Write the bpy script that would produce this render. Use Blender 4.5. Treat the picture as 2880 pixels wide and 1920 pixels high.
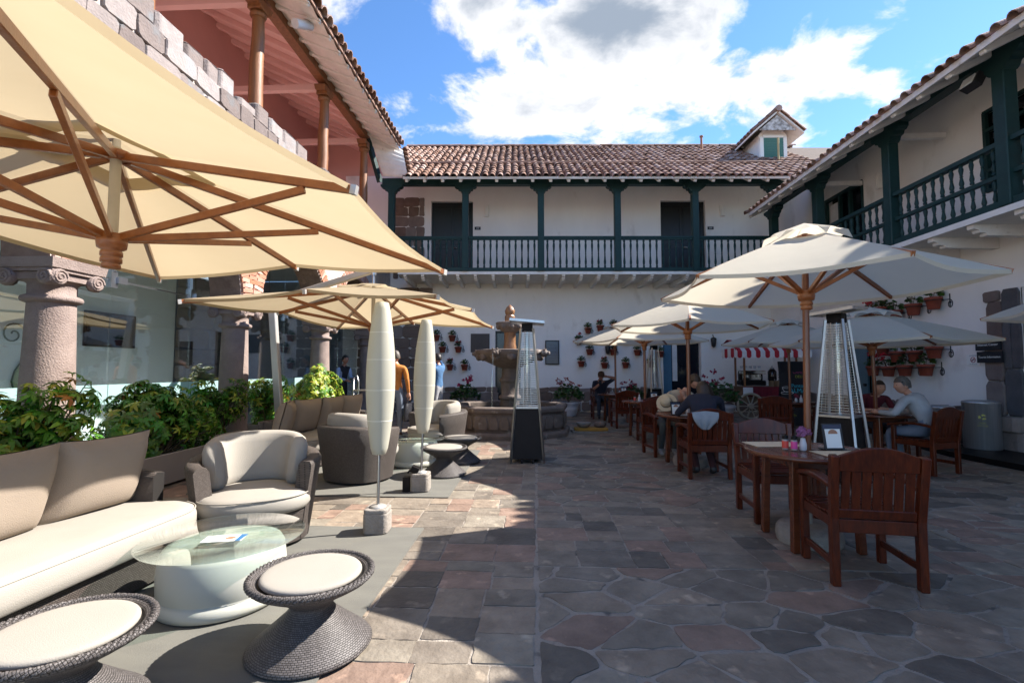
import bpy, bmesh, math, random
from math import sin, cos, pi, radians, sqrt, atan2, tan
from mathutils import Vector, Matrix, Euler, Quaternion

for o in list(bpy.data.objects): bpy.data.objects.remove(o)
S = bpy.context.scene
COL = S.collection
rnd = random.Random(7)

# ------------------------------------------------------------------ camera
cam_d = bpy.data.cameras.new('camera'); cam = bpy.data.objects.new('camera', cam_d); COL.objects.link(cam)
cam.location = (0, 0, 1.4)
cam.rotation_euler = (radians(90 + 3.241), 0, radians(2.82))
cam_d.sensor_width = 36; cam_d.lens = 17.0; cam_d.clip_start = .02; cam_d.clip_end = 2000
S.camera = cam

# ------------------------------------------------------------------ light
SUNV = Vector((1.05, .355, 1.0)).normalized()
sun_d = bpy.data.lights.new('sun', 'SUN'); sun = bpy.data.objects.new('sun', sun_d); COL.objects.link(sun)
sun_d.energy = 3.4; sun_d.angle = radians(.53); sun_d.color = (1, .94, .86)
sun.rotation_euler = (-SUNV).to_track_quat('-Z', 'Y').to_euler(); sun.location = (20, 8, 20)
S.view_settings.view_transform = 'Standard'; S.view_settings.look = 'None'
S.view_settings.gamma = 1; S.view_settings.use_curve_mapping = False
S.view_settings.exposure = 2.1
S.render.engine = 'CYCLES'
S.render.resolution_x = 1024; S.render.resolution_y = 682
S.cycles.max_bounces = 8; S.cycles.diffuse_bounces = 5; S.cycles.glossy_bounces = 4
S.cycles.transparent_max_bounces = 12; S.cycles.transmission_bounces = 6
S.cycles.caustics_reflective = False; S.cycles.caustics_refractive = False

W = bpy.data.worlds.new('World'); S.world = W; W.use_nodes = True
nt = W.node_tree; N = nt.nodes; L = nt.links; N.clear()
def nn(t, **k):
    n = N.new(t)
    for a, b in k.items(): setattr(n, a, b)
    return n
def mth(op, a, b=None, c=None, clamp=False):
    n = nn('ShaderNodeMath', operation=op); n.use_clamp = clamp
    for i, x in enumerate((a, b, c)):
        if x is None: continue
        if isinstance(x, (int, float)): n.inputs[i].default_value = x
        else: L.new(x, n.inputs[i])
    return n.outputs[0]
wo = nn('ShaderNodeOutputWorld'); bg = nn('ShaderNodeBackground'); bg.inputs[1].default_value = .15
sky = nn('ShaderNodeTexSky', sky_type='NISHITA'); sky.sun_disc = False
sky.sun_elevation = math.asin(SUNV.z); sky.sun_rotation = radians(71.3); sky.altitude = 3300; sky.ozone_density = 2.2; sky.dust_density = .6
tc = nn('ShaderNodeTexCoord')
sep = nn('ShaderNodeSeparateXYZ'); L.new(tc.outputs['Generated'], sep.inputs[0])
# clouds lie on a flat layer overhead: direction projected on a plane
zz = mth('ADD', mth('MAXIMUM', sep.outputs[2], 0.0), .22)
px = mth('DIVIDE', sep.outputs[0], zz); py = mth('DIVIDE', sep.outputs[1], zz)
cmb = nn('ShaderNodeCombineXYZ'); L.new(px, cmb.inputs[0]); L.new(py, cmb.inputs[1]); cmb.inputs[2].default_value = 3.1
n1 = nn('ShaderNodeTexNoise'); n1.inputs['Scale'].default_value = 5.2; n1.inputs['Detail'].default_value = 11; n1.inputs['Roughness'].default_value = .58; n1.inputs['Distortion'].default_value = .25
n2 = nn('ShaderNodeTexNoise'); n2.inputs['Scale'].default_value = .8; n2.inputs['Detail'].default_value = 2
mp = nn('ShaderNodeMapping'); mp.inputs['Location'].default_value = (1.7, 4.1, 0)
L.new(cmb.outputs[0], n1.inputs['Vector']); L.new(cmb.outputs[0], mp.inputs[0]); L.new(mp.outputs[0], n2.inputs['Vector'])
dens = mth('ADD', mth('MULTIPLY', n1.outputs[0], 1.0), mth('MULTIPLY', mth('SUBTRACT', n2.outputs[0], .5), .25))
def blob(x, y, rx, ry, amp):
    dx = mth('DIVIDE', mth('SUBTRACT', px, x), rx); dy = mth('DIVIDE', mth('SUBTRACT', py, y), ry)
    r2 = mth('ADD', mth('MULTIPLY', dx, dx), mth('MULTIPLY', dy, dy))
    return mth('MULTIPLY', mth('EXPONENT', mth('MULTIPLY', r2, -1.0)), amp)
BLOBS = []
BLOBS = [(.03, 1.21, .24, .15, .19), (.17, .985, .18, .10, .40), (.62, 1.12, .34, .09, .19), (.35, 1.30, .30, .10, .11), (.33, 1.17, .16, .07, .10), (-.16, .93, .10, .05, .14), (-.27, 1.31, .10, .05, .07), (-.385, .95, .03, .03, .10),
         (-.30, 1.06, .11, .12, -.20), (.46, 1.025, .07, .025, -.12), (.95, .97, .22, .10, -.20), (-.55, 1.3, .2, .2, -.1)]
for b in BLOBS: dens = mth('ADD', dens, blob(*b))
mr = nn('ShaderNodeMapRange', interpolation_type='SMOOTHSTEP'); L.new(dens, mr.inputs[0])
mr.inputs[1].default_value = .53; mr.inputs[2].default_value = .68
mr2 = nn('ShaderNodeMapRange', interpolation_type='SMOOTHSTEP'); L.new(mth('ADD', dens, mth('MULTIPLY', blob(.17, .94, .30, .15, .62), mth('SUBTRACT', n1.outputs[0], .12))), mr2.inputs[0])
mr2.inputs[1].default_value = .66; mr2.inputs[2].default_value = 1.16
# lit and shaded sides of the billows: compare the layer with itself a little way towards the sun
mp3 = nn('ShaderNodeMapping'); mp3.inputs['Location'].default_value = (.045, -.03, 0); L.new(cmb.outputs[0], mp3.inputs[0])
n3 = nn('ShaderNodeTexNoise'); n3.inputs['Scale'].default_value = 5.2; n3.inputs['Detail'].default_value = 11; n3.inputs['Roughness'].default_value = .58; n3.inputs['Distortion'].default_value = .25; L.new(mp3.outputs[0], n3.inputs['Vector'])
shd = mth('MULTIPLY_ADD', mth('SUBTRACT', n3.outputs[0], n1.outputs[0]), 2.6, .18, clamp=True)
shd = mth('MAXIMUM', mr2.outputs[0], mth('MULTIPLY', shd, .62))
cc = nn('ShaderNodeMix', data_type='RGBA'); L.new(shd, cc.inputs[0])
cc.inputs[6].default_value = (1.95, 1.95, 1.98, 1); cc.inputs[7].default_value = (.62, .74, .92, 1)
mx = nn('ShaderNodeMix', data_type='RGBA'); L.new(mr.outputs[0], mx.inputs[0]); hsv = nn('ShaderNodeHueSaturation'); hsv.inputs['Saturation'].default_value = 1.14; hsv.inputs['Value'].default_value = .60; L.new(sky.outputs[0], hsv.inputs['Color']); L.new(hsv.outputs[0], mx.inputs[6]); L.new(cc.outputs[2], mx.inputs[7])
L.new(mx.outputs[2], bg.inputs[0]); L.new(bg.outputs[0], wo.inputs[0])

# ------------------------------------------------------------------ materials
MATS = {}
def mat(name, c1, c2=None, scale=6., rough=.6, bump=0., bscale=None, detail=5., metal=0., coat=0., attr=None, fac=.5, spec=.5,
        trans=0., translucent=0., stretch=None, third=None, sub=0., obj_rand=0., contrast=1., world=False):
    """Principled material: two colours mixed by noise on object coordinates, optional colour attribute, bump, translucency."""
    if name in MATS: return MATS[name]
    m = bpy.data.materials.new(name); m.use_nodes = True; MATS[name] = m
    t = m.node_tree; n = t.nodes; l = t.links; p = n['Principled BSDF']; out = n['Material Output']
    c2 = c2 or tuple(x * .8 for x in c1)
    tcn = n.new('ShaderNodeTexCoord'); src = n.new('ShaderNodeNewGeometry').outputs['Position'] if world else tcn.outputs['Object']
    if stretch:
        mpn = n.new('ShaderNodeMapping'); mpn.inputs['Scale'].default_value = stretch; l.new(src, mpn.inputs[0]); src = mpn.outputs[0]
    ns = n.new('ShaderNodeTexNoise'); ns.inputs['Scale'].default_value = scale; ns.inputs['Detail'].default_value = detail; ns.inputs['Roughness'].default_value = .6
    l.new(src, ns.inputs['Vector'])
    rr = n.new('ShaderNodeMapRange'); rr.inputs[1].default_value = .5 - .22 / contrast; rr.inputs[2].default_value = .5 + .22 / contrast; l.new(ns.outputs[0], rr.inputs[0])
    mi = n.new('ShaderNodeMix'); mi.data_type = 'RGBA'; l.new(rr.outputs[0], mi.inputs[0])
    mi.inputs[6].default_value = (*c1, 1); mi.inputs[7].default_value = (*c2, 1)
    colout = mi.outputs[2]
    if third:
        n3 = n.new('ShaderNodeTexNoise'); n3.inputs['Scale'].default_value = third[1]; n3.inputs['Detail'].default_value = 6; l.new(src, n3.inputs['Vector'])
        r3 = n.new('ShaderNodeMapRange'); r3.inputs[1].default_value = third[2]; r3.inputs[2].default_value = third[2] + .1; l.new(n3.outputs[0], r3.inputs[0])
        m3 = n.new('ShaderNodeMix'); m3.data_type = 'RGBA'; l.new(r3.outputs[0], m3.inputs[0]); l.new(colout, m3.inputs[6]); m3.inputs[7].default_value = (*third[0], 1); colout = m3.outputs[2]
    if attr:
        at = n.new('ShaderNodeAttribute'); at.attribute_name = attr
        ma = n.new('ShaderNodeMix'); ma.data_type = 'RGBA'; ma.blend_type = 'MULTIPLY'; ma.inputs[0].default_value = 1
        l.new(colout, ma.inputs[6]); l.new(at.outputs['Color'], ma.inputs[7]); colout = ma.outputs[2]
    if obj_rand:
        oi = n.new('ShaderNodeObjectInfo'); at = n.new('ShaderNodeAttribute'); at.attribute_name = 'rnd'
        ad = n.new('ShaderNodeMath'); ad.operation = 'ADD'; l.new(oi.outputs['Random'], ad.inputs[0]); l.new(at.outputs['Fac'], ad.inputs[1])
        fr = n.new('ShaderNodeMath'); fr.operation = 'FRACT'; l.new(ad.outputs[0], fr.inputs[0])
        r4 = n.new('ShaderNodeMapRange'); r4.inputs[3].default_value = 1 - obj_rand; r4.inputs[4].default_value = 1 + obj_rand; l.new(fr.outputs[0], r4.inputs[0])
        hs = n.new('ShaderNodeHueSaturation'); l.new(colout, hs.inputs['Color']); l.new(r4.outputs[0], hs.inputs['Value'])
        r5 = n.new('ShaderNodeMapRange'); r5.inputs[3].default_value = 1.25; r5.inputs[4].default_value = .7; l.new(fr.outputs[0], r5.inputs[0]); l.new(r5.outputs[0], hs.inputs['Saturation'])
        colout = hs.outputs[0]
    l.new(colout, p.inputs['Base Color'])
    p.inputs['Roughness'].default_value = rough; p.inputs['Metallic'].default_value = metal; p.inputs['Specular IOR Level'].default_value = spec
    if coat: p.inputs['Coat Weight'].default_value = coat; p.inputs['Coat Roughness'].default_value = .12
    if trans: p.inputs['Transmission Weight'].default_value = trans
    if sub: p.inputs['Subsurface Weight'].default_value = sub; p.inputs['Subsurface Radius'].default_value = (.08, .07, .05)
    if bump:
        b = n.new('ShaderNodeBump'); b.inputs['Strength'].default_value = min(1, bump); b.inputs['Distance'].default_value = .01 * max(1, bump)
        nb = n.new('ShaderNodeTexNoise'); nb.inputs['Scale'].default_value = bscale or scale * 4; nb.inputs['Detail'].default_value = 6; l.new(src, nb.inputs['Vector'])
        l.new(nb.outputs[0], b.inputs['Height']); l.new(b.outputs[0], p.inputs['Normal'])
    if translucent:
        tr = n.new('ShaderNodeBsdfTranslucent'); l.new(colout, tr.inputs[0]); ms = n.new('ShaderNodeMixShader'); ms.inputs[0].default_value = translucent
        l.new(p.outputs[0], ms.inputs[1]); l.new(tr.outputs[0], ms.inputs[2]); l.new(ms.outputs[0], out.inputs[0])
    return m

def glassmat(name, tint=(.9, .97, .95), refl_ior=1.5, gain=1.0, frost=0.):
    """Thin pane: Fresnel mix of a clear transparent and a sharp reflection."""
    if name in MATS: return MATS[name]
    m = bpy.data.materials.new(name); m.use_nodes = True; MATS[name] = m
    t = m.node_tree; n = t.nodes; l = t.links; n.remove(n['Principled BSDF']); out = n['Material Output']
    tr = n.new('ShaderNodeBsdfTransparent'); tr.inputs[0].default_value = (*tint, 1)
    gl = n.new('ShaderNodeBsdfGlossy'); gl.inputs['Roughness'].default_value = 0.01; gl.inputs[0].default_value = (1, 1, 1, 1)
    fr = n.new('ShaderNodeLayerWeight'); fr.inputs[0].default_value = .5      # facing = 1 - |cos|
    pw = n.new('ShaderNodeMath'); pw.operation = 'POWER'; pw.inputs[1].default_value = 4.; l.new(fr.outputs['Facing'], pw.inputs[0])
    mu = n.new('ShaderNodeMath'); mu.operation = 'MULTIPLY_ADD'; mu.use_clamp = True; mu.inputs[1].default_value = .9; mu.inputs[2].default_value = .045 * gain; l.new(pw.outputs[0], mu.inputs[0])
    ms = n.new('ShaderNodeMixShader'); l.new(mu.outputs[0], ms.inputs[0]); l.new(tr.outputs[0], ms.inputs[1]); l.new(gl.outputs[0], ms.inputs[2])
    last = ms.outputs[0]
    if frost:
        df = n.new('ShaderNodeBsdfDiffuse'); df.inputs[0].default_value = (.55, .75, .75, 1)
        tl = n.new('ShaderNodeBsdfTranslucent'); tl.inputs[0].default_value = (.55, .75, .75, 1)
        m1 = n.new('ShaderNodeMixShader'); m1.inputs[0].default_value = .5; l.new(df.outputs[0], m1.inputs[1]); l.new(tl.outputs[0], m1.inputs[2])
        m2 = n.new('ShaderNodeMixShader'); m2.inputs[0].default_value = frost; l.new(last, m2.inputs[1]); l.new(m1.outputs[0], m2.inputs[2]); last = m2.outputs[0]
    l.new(last, out.inputs[0])
    return m

def wickermat(name, ca, cb, scale=70., rough=.6):
    """Woven strands from the UV map: bricks offset every row, rounded by bump."""
    if name in MATS: return MATS[name]
    m = bpy.data.materials.new(name); m.use_nodes = True; MATS[name] = m
    t = m.node_tree; n = t.nodes; l = t.links; p = n['Principled BSDF']
    uv = n.new('ShaderNodeUVMap'); mpn = n.new('ShaderNodeMapping'); mpn.inputs['Scale'].default_value = (scale, scale, scale); l.new(uv.outputs[0], mpn.inputs[0])
    br = n.new('ShaderNodeTexBrick'); l.new(mpn.outputs[0], br.inputs['Vector'])
    br.inputs['Color1'].default_value = (*ca, 1); br.inputs['Color2'].default_value = (*cb, 1); br.inputs['Mortar'].default_value = (.012, .01, .009, 1)
    br.inputs['Scale'].default_value = 1; br.inputs['Mortar Size'].default_value = .13; br.inputs['Mortar Smooth'].default_value = .6; br.inputs['Brick Width'].default_value = 1.25; br.inputs['Row Height'].default_value = .8
    l.new(br.outputs['Color'], p.inputs['Base Color']); p.inputs['Roughness'].default_value = rough
    b = n.new('ShaderNodeBump'); b.inputs['Strength'].default_value = .9; b.inputs['Distance'].default_value = .006; b.invert = True
    l.new(br.outputs['Fac'], b.inputs['Height']); l.new(b.outputs[0], p.inputs['Normal'])
    return m

PLASTER = mat('plaster_white', (.86, .83, .80), (.78, .75, .72), 1.1, .85, .5, 7, third=((.68, .64, .60), 1.7, .62), stretch=(1, 1, .55))
PLASTER2 = mat('plaster_clean', (.80, .77, .73), (.73, .70, .66), 1.0, .85, .2, 7)  # slightly darker plaster without the stain patches
PINK = mat('plaster_pink', (0.7437, 0.4569, 0.409), (0.6588, 0.3931, 0.3506), .8, .85, .2, 6)
PINKC = mat('paint_pale_pink', (0.8307, 0.5815, 0.54), (0.7684, 0.5192, 0.4777), 1.5, .7, .1, 8)
GREEN = mat('paint_dark_green', (0.01339, 0.04464, 0.04315), (0.008928, 0.03125, 0.03125), 5, .5, .25, 30, spec=.25)
DOORM = mat('paint_blackish_door', (0.006, 0.0102, 0.0108), (0.0042, 0.0072, 0.0078), 3, .4)
WPAINT = mat('paint_white_wood', (.80, .77, .73), (.68, .65, .61), 5, .6, .3, 20, third=((.5, .46, .42), 8, .66))
WOODO = mat('wood_orange_log', (.29, .125, .045), (.17, .068, .025), 3, .45, .3, 20, stretch=(6, 6, .5))
TEAK = mat('wood_umbrella', (0.33, 0.115, 0.03), (0.2, 0.06, 0.016), 4, .38, .15, 30, stretch=(3, 3, 3), coat=.25)
CHAIRW = mat('wood_chair_mahogany', (0.1188, 0.02016, 0.00432), (0.036, 0.00576, 0.00216), 7, .30, .15, 40, stretch=(5, 5, 1.0), coat=.10, spec=.35, world=True)
TABLEW = mat('wood_table', (0.1425, 0.0375, 0.0135), (0.075, 0.01875, 0.0075), 5, .25, .1, 40, stretch=(1, 6, 4), coat=.3, spec=.4, world=True)
POSTW = mat('wood_umbrella_post', (0.1875, 0.05625, 0.0135), (0.12, 0.0315, 0.00825), 6, .4, .1, 40, stretch=(5, 5, .6), coat=.3)
CREAM = mat('canvas_cream', (0.4928, 0.4004, 0.2552), (0.4664, 0.374, 0.2332), 1.4, .9, .7, 3.5, translucent=.50)
WHITEC = mat('canvas_offwhite', (.74, .68, .55), (.70, .64, .51), 1.5, .9, .7, 4, translucent=.46)
WICK = wickermat('wicker_grey_brown', (0.07088, 0.05468, 0.04658), (0.1063, 0.08708, 0.07695), 85)
WICKL = wickermat('wicker_grey', (0.07875, 0.06862, 0.06525), (0.1294, 0.1147, 0.1114), 85)
CUSH = mat('cushion_cream', (0.3024, 0.2789, 0.2436), (0.2789, 0.2562, 0.2226), 3, .95, .25, 220)
PILLOW = mat('pillow_taupe', (0.289, 0.2338, 0.1827), (0.2635, 0.2125, 0.1658), 3, .95, .3, 200)
FROST = mat('plastic_frosted_white', (0.468, 0.468, 0.414), (0.45, 0.45, 0.396), 2, .5, sub=.35)
LAMPS = mat('lamp_shade_ivory', (0.516, 0.4988, 0.4128), (0.4988, 0.4816, 0.3956), 2, .55, translucent=.25)
GTOP = glassmat('glass_table_top', (.92, .98, .965), 1.5, 1.3)
GLASS = glassmat('glass_pane', (.92, .97, .965), 1.5, 2.8)
GBAND = glassmat('glass_frosted_band', (.85, .95, .95), 1.5, 1.0, frost=.75)
RUG = mat('rug_grey_green', (0.148, 0.144, 0.124), (0.12, 0.116, 0.1024), 2.5, .95, .4, 160, stretch=(1, 3, 1), third=((.135, .13, .115), 1.4, .60))
STONE = mat('stone_paver', (1, .98, .95), (.60, .565, .54), 4.5, .72, 1.0, 22, attr='col', third=((1.5, 1.42, 1.33), 6, .61), contrast=1.3, world=True)
MORTAR = mat('mortar_grey', (.33, .29, .245), (.22, .19, .16), 5, .95, 1.0, 60, third=((.10, .09, .08), 7, .57))
STONEW = mat('stone_wall_brown', (0.234, 0.1755, 0.1443), (0.156, 0.1131, 0.0936), 4, .9, 1.0, 30, obj_rand=.28, world=True)
STONEP = mat('stone_parapet', (0.248, 0.204, 0.188), (0.172, 0.144, 0.136), 5, .9, 1.2, 30, obj_rand=.34, third=((.20, .20, .205), 3, .56), world=True)
COLST = mat('stone_column', (0.2728, 0.2112, 0.1848), (0.1936, 0.1452, 0.1276), 5, .9, 1.0, 60, world=True)
BRICK = mat('brick_orange_pink', (0.493, 0.2635, 0.187), (0.374, 0.187, 0.1318), 6, .9, .7, 50, obj_rand=.25, world=True)
SOFFITD = mat('soffit_brick_shaded', (.25, .165, .125), (.15, .095, .07), 5, .95, 1.6, 16)  # arch undersides: brick with its shade put into the dark colour
FOUNT = mat('stone_fountain', (0.17, 0.1318, 0.1105), (0.09775, 0.0748, 0.06205), 5, .85, 1.0, 28, third=((.27, .235, .21), 6, .62), world=True)
CONC = mat('concrete_block', (0.2952, 0.2665, 0.2337), (0.1968, 0.1681, 0.1435), 7, .95, .9, 50)
TILE = mat('roof_tile', (.31, .18, .13), (.20, .115, .083), 5, .9, .7, 40, obj_rand=.38, third=((.16, .13, .11), 7, .60), world=True)
METAL = mat('steel_brushed', (0.484, 0.484, 0.4928), (0.4048, 0.4048, 0.4136), 30, .3, metal=1., stretch=(1, 1, .05))
ALU = mat('aluminium_satin', (0.527, 0.51, 0.476), (0.476, 0.459, 0.4335), 3, .45, metal=.6)
BLACKM = mat('metal_black', (.006, .005, .005), (.010, .008, .008), 6, .55, .1, 40, spec=.2)
BLACKI = mat('iron_black', (.015, .015, .017), (.022, .022, .024), 6, .5)
TERRA = mat('terracotta_pot', (0.2805, 0.0595, 0.0306), (0.204, 0.0408, 0.0221), 5, .75, .2, 30, world=True)
WPOT = mat('plastic_pot_white', (0.594, 0.594, 0.63), (0.522, 0.522, 0.558), 3, .5)
SOIL = mat('soil_dark', (.035, .024, .016), None, 8, 1.)
LEAF = mat('leaf_green', (1, 1, 1), (.8, .8, .8), 9, .4, attr='col', translucent=.30)
STEM = mat('stem_brown', (.10, .075, .04), None, 6, .8)
PETAL = mat('petal', (1, 1, 1), (.85, .85, .85), 9, .6, attr='col', translucent=.2)
PLANTB = mat('planter_greige', (0.288, 0.256, 0.232), (0.256, 0.228, 0.208), 3, .6)
SCREEN = mat('dark_screens_and_openings', (.012, .015, .022), None, 3, .15)  # screens and dark glass, also openings with the room's shade as colour
NAVY = mat('screen_navy', (.03, .045, .09), (.025, .037, .075), 3, .2)
PAPER = mat('paper_white', (.78, .78, .76), (.76, .76, .74), 3, .6)
PAPERC = mat('paper_cream', (.62, .55, .42), (.6, .53, .4), 3, .6)
BOARD = mat('board_dark_brown', (.045, .032, .028), None, 3, .5)
SIGNB = mat('sign_black', (.010, .012, .018), None, 3, .35)
REDC = mat('cloth_red', (.42, .018, .03), (.36, .014, .025), 5, .9, .2, 150)
BURG = mat('cloth_burgundy', (.17, .010, .022), (.12, .007, .016), 9, .9, stretch=(5, 1, .2))
WCLOTH = mat('cloth_white', (.75, .74, .74), None, 4, .9)
SKIN = mat('skin', (.50, .27, .19), (.46, .24, .165), 6, .55, sub=.1)
SKIND = mat('skin_tan', (.34, .165, .11), (.30, .145, .095), 6, .55, sub=.1)
HAIRB = mat('hair_brown', (.045, .024, .012), (.025, .013, .007), 30, .5, .4, 90)
HAIRG = mat('hair_grey', (.13, .115, .10), (.06, .05, .045), 30, .55, .4, 90)
HAIRD = mat('hair_dark', (.012, .008, .006), (.02, .012, .008), 30, .45, .4, 90)
def cloth(name, c): return mat(name, c, tuple(x * .78 for x in c), 9, .9, .7, 14)

# ------------------------------------------------------------------ mesh helpers
class MB:
    def __init__(s): s.v = []; s.f = []; s.c = []; s.u = []; s.r = []; s.sm = []; s.mi = []
    def add(s, vs, fs, col=None, M=None, uv=None, smooth=False, rv=0., mi=0):
        b = len(s.v)
        if M is not None: vs = [M @ Vector(v) for v in vs]
        s.v += [tuple(v) for v in vs]
        for i, f in enumerate(fs):
            s.f.append([b + k for k in f]); s.c.append(col); s.r.append(rv); s.sm.append(smooth); s.mi.append(mi)
            s.u.append([uv[k] for k in f] if uv else None)
        return s
    def box(s, c, d, M=None, col=None, rv=0., taper=1., mi=0):
        x, y, z = (k / 2 for k in d); t = taper
        vs = [(-x, -y, -z), (x, -y, -z), (x, y, -z), (-x, y, -z), (-x * t, -y * t, z), (x * t, -y * t, z), (x * t, y * t, z), (-x * t, y * t, z)]
        vs = [(a + c[0], b + c[1], e + c[2]) for a, b, e in vs]
        fs = [(0, 3, 2, 1), (4, 5, 6, 7), (0, 1, 5, 4), (1, 2, 6, 5), (2, 3, 7, 6), (3, 0, 4, 7)]
        return s.add(vs, fs, col, M, None, False, rv, mi)
    def bar(s, a, b, w, h, up=(0, 0, 1), mi=0):
        a = Vector(a); b = Vector(b); d = b - a; ln = d.length
        if ln < 1e-6: return s
        y = d / ln; u = Vector(up); x = y.cross(u)
        if x.length < 1e-4: x = y.cross(Vector((1, 0, 0)))
        x.normalize(); z = x.cross(y)
        M = Matrix((x, y, z)).transposed().to_4x4(); M.translation = (a + b) / 2
        return s.box((0, 0, 0), (w, ln, h), M, mi=mi)
    def tube(s, path, r, n=8, caps=True, smooth=True, M=None, sx=1., mi=0, col=None):
        path = [Vector(p) for p in path]; rs = r if isinstance(r, (list, tuple)) else [r] * len(path)
        vs = []; fs = []; uv = []; ln = 0; pu = None
        for i, p in enumerate(path):
            d = (path[min(i + 1, len(path) - 1)] - path[max(i - 1, 0)])
            if d.length < 1e-9: d = Vector((0, 0, 1))
            d.normalize()
            if pu is None:
                u = d.cross(Vector((0, 0, 1)))
                if u.length < .05: u = d.cross(Vector((0, 1, 0)))
            else: u = pu - d * pu.dot(d)
            u.normalize(); pu = u; w = d.cross(u)
            if i: ln += (p - path[i - 1]).length
            for k in range(n):
                a = 2 * pi * k / n; vs.append(p + (u * cos(a) * sx + w * sin(a)) * rs[i]); uv.append((k / n * 2 * pi * rs[i], ln))
        for i in range(len(path) - 1):
            for k in range(n): fs.append((i * n + k, i * n + (k + 1) % n, (i + 1) * n + (k + 1) % n, (i + 1) * n + k))
        s.add(vs, fs, col, M, uv, smooth, 0., mi)
        if caps:
            s.add(vs[:n], [tuple(range(n))[::-1]], col, M, None, False, 0., mi); s.add(vs[-n:], [tuple(range(n))], col, M, None, False, 0., mi)
        return s
    def lathe(s, prof, n=24, M=None, sx=1., sy=1., smooth=True, caps=True, col=None, ur=None, mi=0, rv=0., p=1.):
        """prof: list of (r, z). UVs in metres."""
        vs = []; fs = []; uv = []; ln = 0; rm = ur or max(r for r, z in prof)
        for i, (r, z) in enumerate(prof):
            if i: ln += sqrt((r - prof[i - 1][0]) ** 2 + (z - prof[i - 1][1]) ** 2)
            for k in range(n + 1):
                a = 2 * pi * k / n; vs.append((r * cos(a) * sx, r * sin(a) * sy, z)); uv.append((k / n * 2 * pi * rm, ln))
        for i in range(len(prof) - 1):
            for k in range(n): fs.append((i * (n + 1) + k, i * (n + 1) + k + 1, (i + 1) * (n + 1) + k + 1, (i + 1) * (n + 1) + k))
        s.add(vs, fs, col, M, uv, smooth, rv, mi)
        if caps:
            if prof[0][0] > 1e-5: s.add(vs[:n], [tuple(range(n))[::-1]], col, M, None, False, rv, mi)
            if prof[-1][0] > 1e-5: s.add(vs[-(n + 1):-1], [tuple(range(n))], col, M, None, False, rv, mi)
        return s
    def prism(s, poly, z0, z1, M=None, col=None, rv=0., smooth=False, bottom=True, mi=0):
        n = len(poly); vs = [(x, y, z0) for x, y in poly] + [(x, y, z1) for x, y in poly]
        fs = [tuple(range(n, 2 * n))] + ([tuple(range(n))[::-1]] if bottom else [])
        fs += [(i, (i + 1) % n, n + (i + 1) % n, n + i) for i in range(n)]
        return s.add(vs, fs, col, M, None, smooth, rv, mi)
    def grid(s, P, closed_u=False, M=None, smooth=True, uv=None, col=None, mi=0):
        nu = len(P); nv = len(P[0]); vs = [p for row in P for p in row]; fs = []
        for i in range(nu if closed_u else nu - 1):
            for j in range(nv - 1):
                i2 = (i + 1) % nu; fs.append((i * nv + j, i2 * nv + j, i2 * nv + j + 1, i * nv + j + 1))
        uvl = [q for row in uv for q in row] if uv else None
        return s.add(vs, fs, col, M, uvl, smooth, 0., mi)
    def mesh(s, name, mats, weld=False):
        me = bpy.data.meshes.new(name); me.from_pydata(s.v, [], s.f)
        mats = mats if isinstance(mats, (list, tuple)) else [mats]
        for m in mats: me.materials.append(m)
        me.polygons.foreach_set('use_smooth', s.sm)
        if len(mats) > 1: me.polygons.foreach_set('material_index', s.mi)
        if any(c is not None for c in s.c):
            at = me.color_attributes.new('col', 'FLOAT_COLOR', 'CORNER'); d = []
            for c, f in zip(s.c, s.f): d += (list(c) + [1.0] if c else [1, 1, 1, 1]) * len(f)
            at.data.foreach_set('color', d)
        if any(s.r):
            at = me.attributes.new('rnd', 'FLOAT', 'FACE'); at.data.foreach_set('value', s.r)
        if any(u is not None for u in s.u):
            ul = me.uv_layers.new(name='UVMap'); d = []
            for u, f in zip(s.u, s.f):
                for k in range(len(f)): d += list(u[k]) if u else [0, 0]
            ul.data.foreach_set('uv', d)
        me.update()
        return me
    def build(s, name, mats, parent=None, loc=None, rot=None, label=None, cat=None, group=None, kind=None, bevel=0., sub=0, seg=1):
        me = s.mesh(name, mats)
        return obj(name, me, parent, loc, rot, label, cat, group, kind, bevel, sub, seg)

def obj(name, me, parent=None, loc=None, rot=None, label=None, cat=None, group=None, kind=None, bevel=0., sub=0, seg=1):
    o = bpy.data.objects.new(name, me); COL.objects.link(o)
    if parent: o.parent = parent
    if loc is not None: o.location = loc
    if rot is not None: o.rotation_euler = rot
    tag(o, label, cat, group, kind)
    if bevel:
        m = o.modifiers.new('bevel', 'BEVEL'); m.width = bevel; m.segments = seg; m.limit_method = 'ANGLE'; m.angle_limit = radians(40)
    if sub:
        m = o.modifiers.new('sub', 'SUBSURF'); m.levels = sub; m.render_levels = sub
    return o
def tag(o, label=None, cat=None, group=None, kind=None):
    if label: o['label'] = label
    if cat: o['category'] = cat
    if group: o['group'] = group
    if kind: o['kind'] = kind
    return o
def thing(name, label, cat, loc=(0, 0, 0), rz=0., group=None, rot=None):
    o = bpy.data.objects.new(name, None); COL.objects.link(o); o.location = loc; o.rotation_euler = rot or (0, 0, rz); o.empty_display_size = .1
    return tag(o, label, cat, group)
KIDS = {}
def dup(root, loc, rz=0., label=None, group=None, rot=None, scale=None):
    if root.name not in KIDS: KIDS[root.name] = [(c, list(c.children)) for c in root.children]
    r = root.copy(); COL.objects.link(r); r.location = loc; r.rotation_euler = rot or (0, 0, rz)
    if scale: r.scale = scale
    if label: r['label'] = label
    if group: r['group'] = group
    for c, gs in KIDS[root.name]:
        k = c.copy(); COL.objects.link(k); k.parent = r
        for g in gs:
            q = g.copy(); COL.objects.link(q); q.parent = k
    return r
def T(x, y, z): return Matrix.Translation((x, y, z))
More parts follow.
